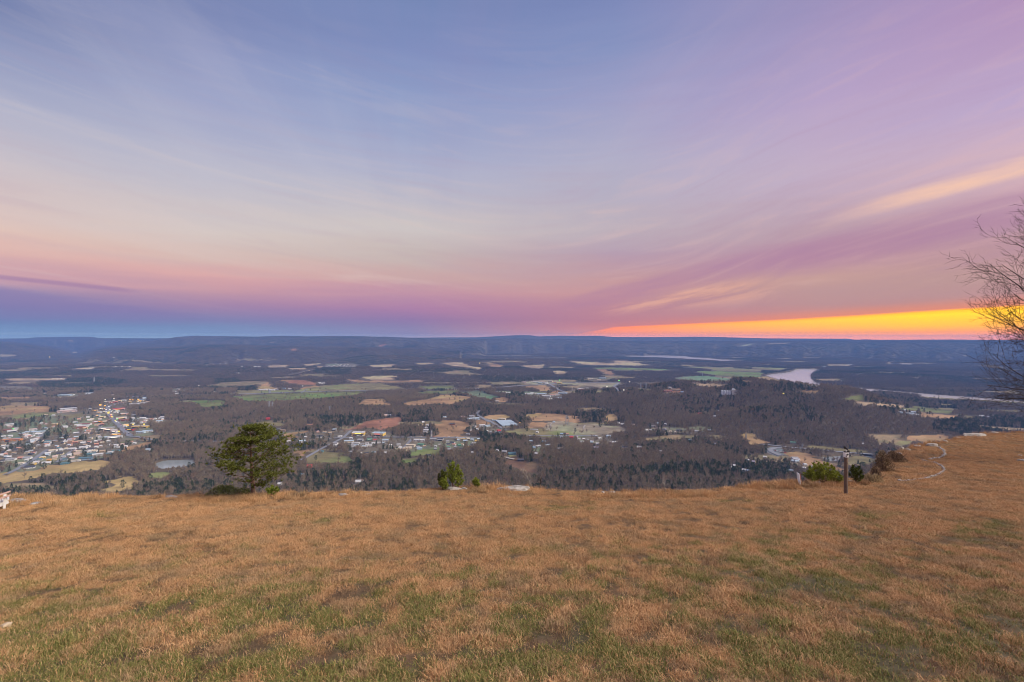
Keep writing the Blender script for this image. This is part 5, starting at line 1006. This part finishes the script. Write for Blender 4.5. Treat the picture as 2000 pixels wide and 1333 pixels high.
for c, pts, n_, where in [('R2', [(520,225),(680,255)], 9, 'parked in the lot behind the marker'), ('M1', [(1380,352),(1620,352)], 7, 'in front of the yellow store'), ('M1', [(1650,360),(1960,360)], 7, 'before the blue roofed store'), ('T2', [(600,300),(950,670)], 16, 'on the main street of the town'), ('T2', [(560,180),(900,160)], 8, 'on the upper town lots'), ('M2', [(430,455),(1300,458)], 8, 'on the village road'), ('I', [(700,200),(1000,206)], 8, 'at the truck stop lot'), ('M3', [(1380,590),(1660,600)], 7, 'in the cluttered yards'), ('R2', [(1500,262),(1700,268)], 3, 'on the road behind the post'), ('M1', [(1390,540),(1700,540)], 6, 'by the trailer yard')]:
    for i in range(n_):
        f = (i+rnd.uniform(.1,.9))/n_; px, py = cp(c, pts[0][0]*(1-f)+pts[1][0]*f + rnd.uniform(-6,6), pts[0][1]*(1-f)+pts[1][1]*f + rnd.uniform(-5,5)); car(px, py, rnd.choice([0,0,0,1,2,2,3]), where, rnd.uniform(0, 3.14))
# ------------------------------------------------------------------ woods: single trees nearest the bluff, the rest as scattered masses
trunk_m = leafmat('bare_trunks', (.21,.185,.16), (.34,.30,.26), None, wscale=.004, dark=.8)
twigs_m = leafmat('winter_twigs', (.125,.095,.058), (.320,.252,.155), (.22,.14,.085), wscale=.0045, dark=.35)
ever_m = leafmat('evergreen_leaves', (.034,.052,.022), (.060,.080,.032), (.085,.100,.038), wscale=.01, dark=.5)
def bare_kind(seed, H=15.0, spread=4.2, n=170, openb=0.0):
    rnd = random.Random(seed); tr = MB(); cr = MB()
    tr.tube([(0,0,-1),(rnd.uniform(-.3,.3),rnd.uniform(-.3,.3),H*.4),(rnd.uniform(-.6,.6),rnd.uniform(-.6,.6),H*.8)], [.30,.22,.07], 4, False)
    limbs = []
    for i in range(10):
        a = i*2.4+rnd.uniform(-.5,.5); z = H*rnd.uniform(.25,.58); e = Vector((math.cos(a)*spread*rnd.uniform(.5,.95), math.sin(a)*spread*rnd.uniform(.5,.95), min(H*.92, z+H*rnd.uniform(.15,.36)))); s = Vector((0,0,z)); limbs.append((s, e)); tr.tube([s, e], [.15,.06], 3, False)
    limbs += [(Vector((0,0,H*.45)), Vector((rnd.uniform(-1,1),rnd.uniform(-1,1),H*.93)))]*2
    for i in range(int(n*1.7)):
        s, e = rnd.choice(limbs); p = s.lerp(e, rnd.uniform(.3, 1.0)) + Vector((rnd.gauss(0,.7), rnd.gauss(0,.7), rnd.gauss(0,.6)))
        d = Vector((rnd.gauss(0,.7), rnd.gauss(0,.7), rnd.uniform(.1,1.3))) + (e-s).normalized()*.5
        L = rnd.uniform(.6, 1.7); w = rnd.uniform(.20,.42); b = d.cross(Vector((rnd.gauss(0,1),rnd.gauss(0,1),rnd.gauss(0,1)))).normalized(); d.normalize()
        cr.add([p-b*w/2, p+b*w/2, p+d*L], [(0,1,2)])
    return tr, cr
def ever_kind(seed, H=10.0, W=3.0, n=300, round_=False):
    rnd = random.Random(seed); tr = MB(); cr = MB(); tr.tube([(0,0,-1),(0,0,H*.9)], [.24,.05], 4, False)
    for i in range(n):
        f = rnd.random()**(1.0 if round_ else 1.25); z = H*(.08+.92*f); r = W*((1-(2*f-1)**2)**.5*.95+.05 if round_ else (1-f)**.55*(.7+.5*rnd.random())); a = rnd.uniform(0, 6.283); q = r*rnd.uniform(.55, 1.0)*(.8+.35*math.sin(a*3+seed+z))
        p = Vector((math.cos(a)*q, math.sin(a)*q, z)); d = Vector((math.cos(a), math.sin(a), rnd.uniform(-.2,.9))); L = rnd.uniform(.7,1.5); w = L*.6
        b = d.cross(Vector((rnd.gauss(0,1),rnd.gauss(0,1),rnd.gauss(0,1)))).normalized(); d.normalize(); cr.add([p-b*w/2-d*L*.4, p+b*w/2-d*L*.4, p+d*L*.6], [(0,1,2)])
    return tr, cr
def joined(name, tr, cr, m1, m2):
    mb = MB(); mb.add(tr.v, tr.f); mb.cur = 1; mb.add(cr.v, cr.f); mb.mi = [0]*len(tr.f)+[1]*len(cr.f)
    return bpy.data.objects.new(name, mb.mesh(name, [m1, m2]))
BK = [bare_kind(i, rnd_h, sp, nn) for i, (rnd_h, sp, nn) in enumerate([(16,4.4,190),(14,3.6,160),(18,4.2,190),(12,4.4,170),(15,5.2,210),(10,3.6,150)])]
EK = [ever_kind(20, 10, 2.7), ever_kind(21, 13, 3.2, 380), ever_kind(22, 8, 2.6, 260), ever_kind(23, 13, 4.4, 420, True)]
NB, NE = len(BK), len(EK)
PROT = [joined(f'tree_kind_{i:02d}', *k, trunk_m, twigs_m if i < NB else ever_m) for i, k in enumerate(BK+EK)]

sp_ = 7.4
gx, gy = np.meshgrid(np.arange(-3300, 3300, sp_), np.arange(600, 2660, sp_)); gx = gx.ravel()+RNG.uniform(-.48,.48,gx.size)*sp_; gy = gy.ravel()+RNG.uniform(-.48,.48,gy.size)*sp_
k = np.abs(gx/gy) < 1.22; gx, gy = gx[k], gy[k]
gz = land(gx, gy); px, py = project(gx, gy, gz); hs = RNG.uniform(.72, 1.25, len(gx))
pin = np.zeros(len(gx), bool)
for q in PP: pin |= inpoly(px, py, q)
en = fbm(gx/110, gy/110, 4, 131); ev = RNG.random(len(gx)) < np.where(pin, np.where(gy < 960, .30, .78), np.clip((en-.49)*2.6, .03, .70)); near_rim = (gy < 960); ev |= near_rim & (RNG.random(len(gx)) < .10)
H = np.where(ev, 10.0, 14.5)*hs; hp = H*FPX/gy
c0 = cover(px, py); c1 = cover(px, py-.62*hp); cm = cover(px, py-.3*hp)
town0 = IS_TOWN[c0]
op = ((c0 >= 0) & ~town0) | ((c1 >= 0) & ~IS_TOWN[c1]) | ((cm >= 0) & ~IS_TOWN[cm])
keep = ~op & (gz > WATER_Z-.5) & (glades(gx, gy) < .5)
for q in WPOLY: keep &= ~(inpoly(px, py-.45*hp, q) & (px < 1602)) & ~inpoly(px, py, q)
keep &= ~(town0 & (RNG.random(len(gx)) > .26))
lone = op & (c0 >= 0) & ~town0 & (RNG.random(len(gx)) < .012)

for w, xy, q in RPIX:
    bb = (px > q[:,0].min()-6) & (px < q[:,0].max()+6) & (py > q[:,1].min()-14) & (py < q[:,1].max()+26); ii = np.nonzero(bb & keep)[0]
    if not len(ii): continue
    for a, b in zip(range(len(q)-1), range(1, len(q))):
        ax, ay = xy[a]; bx, by = xy[b]; L2 = (bx-ax)**2+(by-ay)**2
        f = np.clip(((gx[ii]-ax)*(bx-ax)+(gy[ii]-ay)*(by-ay))/max(L2, 1e-6), 0, 1); d = np.hypot(gx[ii]-ax-f*(bx-ax), gy[ii]-ay-f*(by-ay))
        qx = q[a,0]+f*(q[b,0]-q[a,0]); qy = q[a,1]+f*(q[b,1]-q[a,1])
        hide = (np.abs(px[ii]-qx) < 3.0) & (py[ii] > qy) & (py[ii]-hp[ii]*.55 < qy)
        keep[ii[(d < w/2+3.5) | hide]] = False
for bx, by, hw, hh in BUILT:
    ii = np.abs(px-bx) < hw+.04*hp+1.0
    keep[ii & (py > by-3.0) & (py - hp*.62 < by)] = False
keep |= lone & (gz > WATER_Z-.5)
vis = project(gx, gy, gz+H)[1]
keep &= (np.abs(px-1000) < 1190)
gx, gy, gz, px, py, hs, ev, hp = [a[keep] for a in (gx, gy, gz, px, py, hs, ev, hp)]
gz = gz - .3
# what can be seen over the rim of the lawn, and not behind nearer ground
rim_row = np.interp(px, [p[0] for p in RIM], [p[1] for p in RIM])
seen = (py - hp*.45 < rim_row-1) & (px > 2) & (px < 1998)
def pick(maskv, n):
    ii = np.nonzero(maskv)[0]; return ii[np.argsort(-hp[ii])[:n]]
near_b = pick(seen & ~ev, 290); near_e = pick(seen & ev, 290)
def zone(x):
    for lim, s in ((330, 'below the left end of the lawn'), (700, 'below the big pine'), (1000, 'below the young pine cluster'), (1300, 'below the middle of the lawn'), (1560, 'below the white marker'), (2100, 'below the wooden post')):
        if x < lim: return s
def place(ii, kinds, base, nm, lab, m_t, m_c):
    PM = [(t.mesh('trunk', m_t), c.mesh('crown', m_c)) for t, c in kinds]
    for j in ii:
        kx = int(RNG.integers(0, len(kinds))); r = empty(nm, (gx[j], gy[j], gz[j]), RNG.uniform(0, 6.28)); s = float(hs[j]); r.scale = (s*RNG.uniform(.9,1.15),)*2 + (s,)
        tag(r, f'{lab} in the wood {zone(px[j])}', 'tree', f'{base} {zone(px[j])}'); link('trunk', PM[kx][0], r); link('crown', PM[kx][1], r)
place(near_b, BK, 'bare trees', 'bare_tree', 'leafless grey brown tree', trunk_m, twigs_m); place(near_e, EK, 'evergreens', 'evergreen_tree', 'small dark evergreen', trunk_m, ever_m)
# the few that stand out
def lone_tree(c, X, Y, kind, s, label):
    p = at(*cp(c, X, Y)); e = kind >= NB; t, cr = (BK+EK)[kind]; r = empty('evergreen_tree' if e else 'bare_tree', (p.x, p.y, p.z-.3), random.uniform(0, 6)); r.scale = (s,)*3; tag(r, label, 'tree'); link('trunk', t.mesh('trunk', trunk_m), r); link('crown', cr.mesh('crown', ever_m if e else twigs_m), r)
for a in [('M1',1010,975,NB+3,1.75,'largest round dark cedar below the village lane'),('M1',890,1180,NB+3,1.55,'second round dark cedar, lower right of the red roof'),('M1',690,1270,NB+3,1.1,'low dark cedar nearest the rim right of the big pine'),('T1',180,905,NB+3,1.2,'round evergreen left of the big evergreen clump in town'),('T1',440,930,NB+3,1.9,'widest evergreen clump in the left of town'),('T1',380,960,NB+3,1.4,'evergreen at the lower left of the widest town clump'),('T1',520,910,NB+3,1.3,'evergreen at the right of the widest town clump'),('T1',945,668,NB+3,1.25,'round evergreen in front of the white hall'),('T1',1080,695,NB+3,1.0,'smaller evergreen right of the round one by the hall'),('T2',960,465,NB+3,1.2,'left evergreen of the dark clump east of main street'),('T2',1040,465,NB+3,1.3,'right evergreen of the dark clump east of main street'),('T2',520,790,NB+3,1.1,'evergreen above the lower town houses'),('T2',755,815,NB,1.0,'narrow dark evergreen beside the white lower town house'),('A',1085,1115,NB+3,1.25,'round evergreen beside the lower tan field'),('M3',1365,450,NB+3,.95,'rounded evergreen alone on the pale grass field'),('M3',575,440,NB+3,1.35,'evergreen pair at the corner of the white long roof'),('M3',1770,370,NB+3,1.7,'big evergreen clump at the right of the pale grass'),('M3',1860,350,NB+3,1.3,'second evergreen of the pale grass clump'),('M3',1480,480,4,.95,'bare spreading tree at the foot of the pale grass'),('M2',1195,402,4,.9,'bare spreading tree alone in the tan hayfield'),('M3',1060,430,4,1.0,'bare tree beside the winding gravel path'),('M1',1690,1095,0,1.2,'tall pale bare tree below the village hedgerow'),('R2',810,510,NB+3,1.3,'dark evergreen beside the green fronted house'),('R2',1685,405,NB,1.05,'cone shaped evergreen right of the wooden post'),('R2',1670,245,NB+3,.8,'round bush by the road behind the post'),('M2',820,395,NB+3,1.0,'round evergreen beside the farm drive'),('R1',340,480,NB+3,1.4,'dark evergreen clump left of the marker woods'),('R1',800,390,NB+1,1.2,'tall evergreen among the yards right of the pale grass')]: lone_tree(*a)
rest = np.ones(len(gx), bool); rest[near_b] = False; rest[near_e] = False
rest &= (project(gx, gy, gz+15*hs)[1] < rim_row+3)
kk = np.where(ev, NB+RNG.choice(NE, len(gx), p=[.22,.22,.22,.34]), RNG.integers(0, NB, len(gx)))
def mass(sel, nm, lab):
    n = sel.sum(); rot = np.zeros((n, 3)); rot[:,2] = RNG.uniform(0, 6.28, n); rot[:,:2] = RNG.normal(0, .03, (n, 2))
    pr = [joined(f'{nm}_kind_{i:02d}', *k_, trunk_m, twigs_m if i < NB else ever_m) for i, k_ in enumerate(BK+EK)]
    scatter(nm, np.stack([gx[sel], gy[sel], gz[sel]], 1), rot, hs[sel], kk[sel], pr, lab)
mass(rest, 'woodland', 'grey brown winter woods with dark evergreens covering the valley and its low hills')

# far woods: square plots of canopy laid over the land
far_tw = leafmat('far_winter_canopy', (.10,.08,.06), (.205,.162,.118), (.155,.10,.078), wscale=.003, dark=.35); far_ev = leafmat('far_evergreen_canopy', (.030,.046,.026), (.052,.068,.034), None, wscale=.004, dark=.5)
def plot(seed, S, step, H, pe, m1, m2, tri):
    rnd = random.Random(seed); mb = MB(); n = int(S/step)
    for i in range(n):
        for j in range(n):
            x = (i+.5+rnd.uniform(-.45,.45))*step-S/2; y = (j+.5+rnd.uniform(-.45,.45))*step-S/2; e = rnd.random() < pe; h = H*rnd.uniform(.65, 1.15)*(.8 if e else 1); r = step*rnd.uniform(.42, .72); mb.cur = 1 if e else 0
            for q in range(tri):
                a = rnd.uniform(0, 6.283); z = h*rnd.uniform(.25, .85); k_ = r*(1-.5*(z/h)**2)*rnd.uniform(.3, 1); p = Vector((x+math.cos(a)*k_, y+math.sin(a)*k_, z)); d = Vector((math.cos(a)*.6+rnd.gauss(0,.4), math.sin(a)*.6+rnd.gauss(0,.4), rnd.uniform(.3, 1.4))).normalized(); L = h*rnd.uniform(.14, .30); w = L*rnd.uniform(.35,.75); b = d.cross(Vector((rnd.gauss(0,1), rnd.gauss(0,1), rnd.gauss(0,.4)))).normalized()
                mb.add([p-b*w/2-d*L*.5, p+b*w/2-d*L*.5, p+d*L*.5], [(0,1,2)])
    return bpy.data.objects.new(f'plot_{seed:02d}', mb.mesh('plot', [m1, m2]))
def farwoods(nm, lab, y0, y1, S, step, H, tri, seed):
    xs, ys = np.meshgrid(np.arange(-1.22*y1, 1.22*y1, S*.88), np.arange(y0, y1, S*.88)); xs = xs.ravel()+RNG.uniform(-.3,.3,xs.size)*S; ys = ys.ravel()+RNG.uniform(-.3,.3,ys.size)*S
    k_ = np.abs(xs/ys) < 1.2; xs, ys = xs[k_], ys[k_]; zs = land(xs, ys); hp_ = H*FPX/ys; wp = S*.32*FPX/ys; dp = ZC*FPX/ys**2*S*.3; px_, py_ = project(xs, ys, zs)
    ok = (zs > WATER_Z-.5) & (glades(xs, ys) < .5)
    for dx, dy in ((0, 0), (-1, 0), (1, 0), (0, -1), (0, 1), (-1, -1), (1, 1)):
        for f in (0.0, .7):
            cc_ = cover(px_+dx*wp, py_+dy*dp-f*hp_); ok &= ~((cc_ >= 0) & ~((cc_ >= 0) & IS_TOWN[cc_]) | ((cc_ >= 0) & IS_TOWN[cc_] & (RNG.random(len(xs)) < .6)))
            for q in WPOLY:
                if f == 0 or S < 60 or True: ok &= ~(inpoly(px_+dx*wp, py_+dy*dp-f*.6*hp_, q) & ((px_ < 1602) | ((f == 0) & (dx == 0) & (dy == 0))))
    for bx, by, hw, hh in BUILT: ok &= ~((np.abs(px_-bx) < hw+wp*1.3) & (py_+dp*1.5 > by-1.0) & (py_ - dp - hp_*.8 < by))
    for w, xy, q in RPIX:
        for a in range(len(q)): ok &= ~((np.abs(px_-q[a,0]) < wp*1.5+1) & (py_+dp*1.4 > q[a,1]-.3) & (py_-dp*1.2-hp_*.6 < q[a,1]))
    xs, ys, zs, px_, py_ = [a[ok] for a in (xs, ys, zs, px_, py_)]
    e_ = 30.0; nx = -(land_h(xs+e_, ys)-land_h(xs-e_, ys))/(2*e_); ny = -(land_h(xs, ys+e_)-land_h(xs, ys-e_))/(2*e_)
    keepf = np.hypot(nx, ny) < 1.5; xs, ys, zs, nx, ny, px_, py_ = [a[keepf] for a in (xs, ys, zs, nx, ny, px_, py_)]
    rot = np.stack([-np.arctan(ny), np.arctan(nx), RNG.integers(0, 4, len(xs))*1.5708], 1)
    # euler XYZ applies z first only when built as R = Rz Ry Rx, so turn the plot by quarter steps through its own variants instead
    rot[:,2] = 0
    pin_ = np.zeros(len(xs), bool)
    for q in PP: pin_ |= inpoly(px_, py_, q)
    en_ = fbm(xs/420, ys/420, 4, 151); dk_ = np.where(pin_, 2, np.where(en_ > .64, 2, np.where(en_ > .53, 1, 0))); idx_ = dk_*4 + RNG.integers(0, 4, len(xs))
    pr = []
    for g in range(12): 
        o = plot(seed*20+g, S, step, H, (.03, .32, .85)[g//4], far_tw, far_ev, tri); o.name = f'{nm}_plot_{g:02d}'; pr.append(o)
    scatter(nm, np.stack([xs, ys, zs-1.0], 1), rot, np.ones(len(xs)), idx_, pr, lab)
    return len(xs)
SW, SE = [], []
n1 = farwoods('middle_woods', 'grey winter woods of the middle distance around the fields and the river', 2600, 4600, 34, 7.0, 13, 16, 1)
n2 = farwoods('far_woods', 'bluish winter woods before the foot of the long ridge', 4600, 8200, 62, 8.0, 13, 10, 2)
n3 = farwoods('ridge_woods', 'woods covering the long far ridges', 8200, 12800, 150, 13.0, 15, 9, 3)
print('WOODS', len(gx), rest.sum(), n1, n2, n3, 'buildings', len(PEND))

# ------------------------------------------------------------------ air
hz = bpy.data.materials.new('haze_air'); hz.use_nodes = True; t = hz.node_tree; t.nodes.clear(); k = NT(t)
pv = k.n('ShaderNodeVolumePrincipled'); pv.inputs['Color'].default_value = (.17, .37, .84, 1); pv.inputs['Density'].default_value = HAZE; pv.inputs['Anisotropy'].default_value = 0.0
out = k.n('ShaderNodeOutputMaterial'); t.links.new(pv.outputs[0], out.inputs['Volume'])
mb = MB(); mb.box(0, 6600, -9.0, 40000, 13400, 359); o = mb.build('haze', hz); tag(o, 'thin blue evening haze filling the air over the valley', kind='stuff')
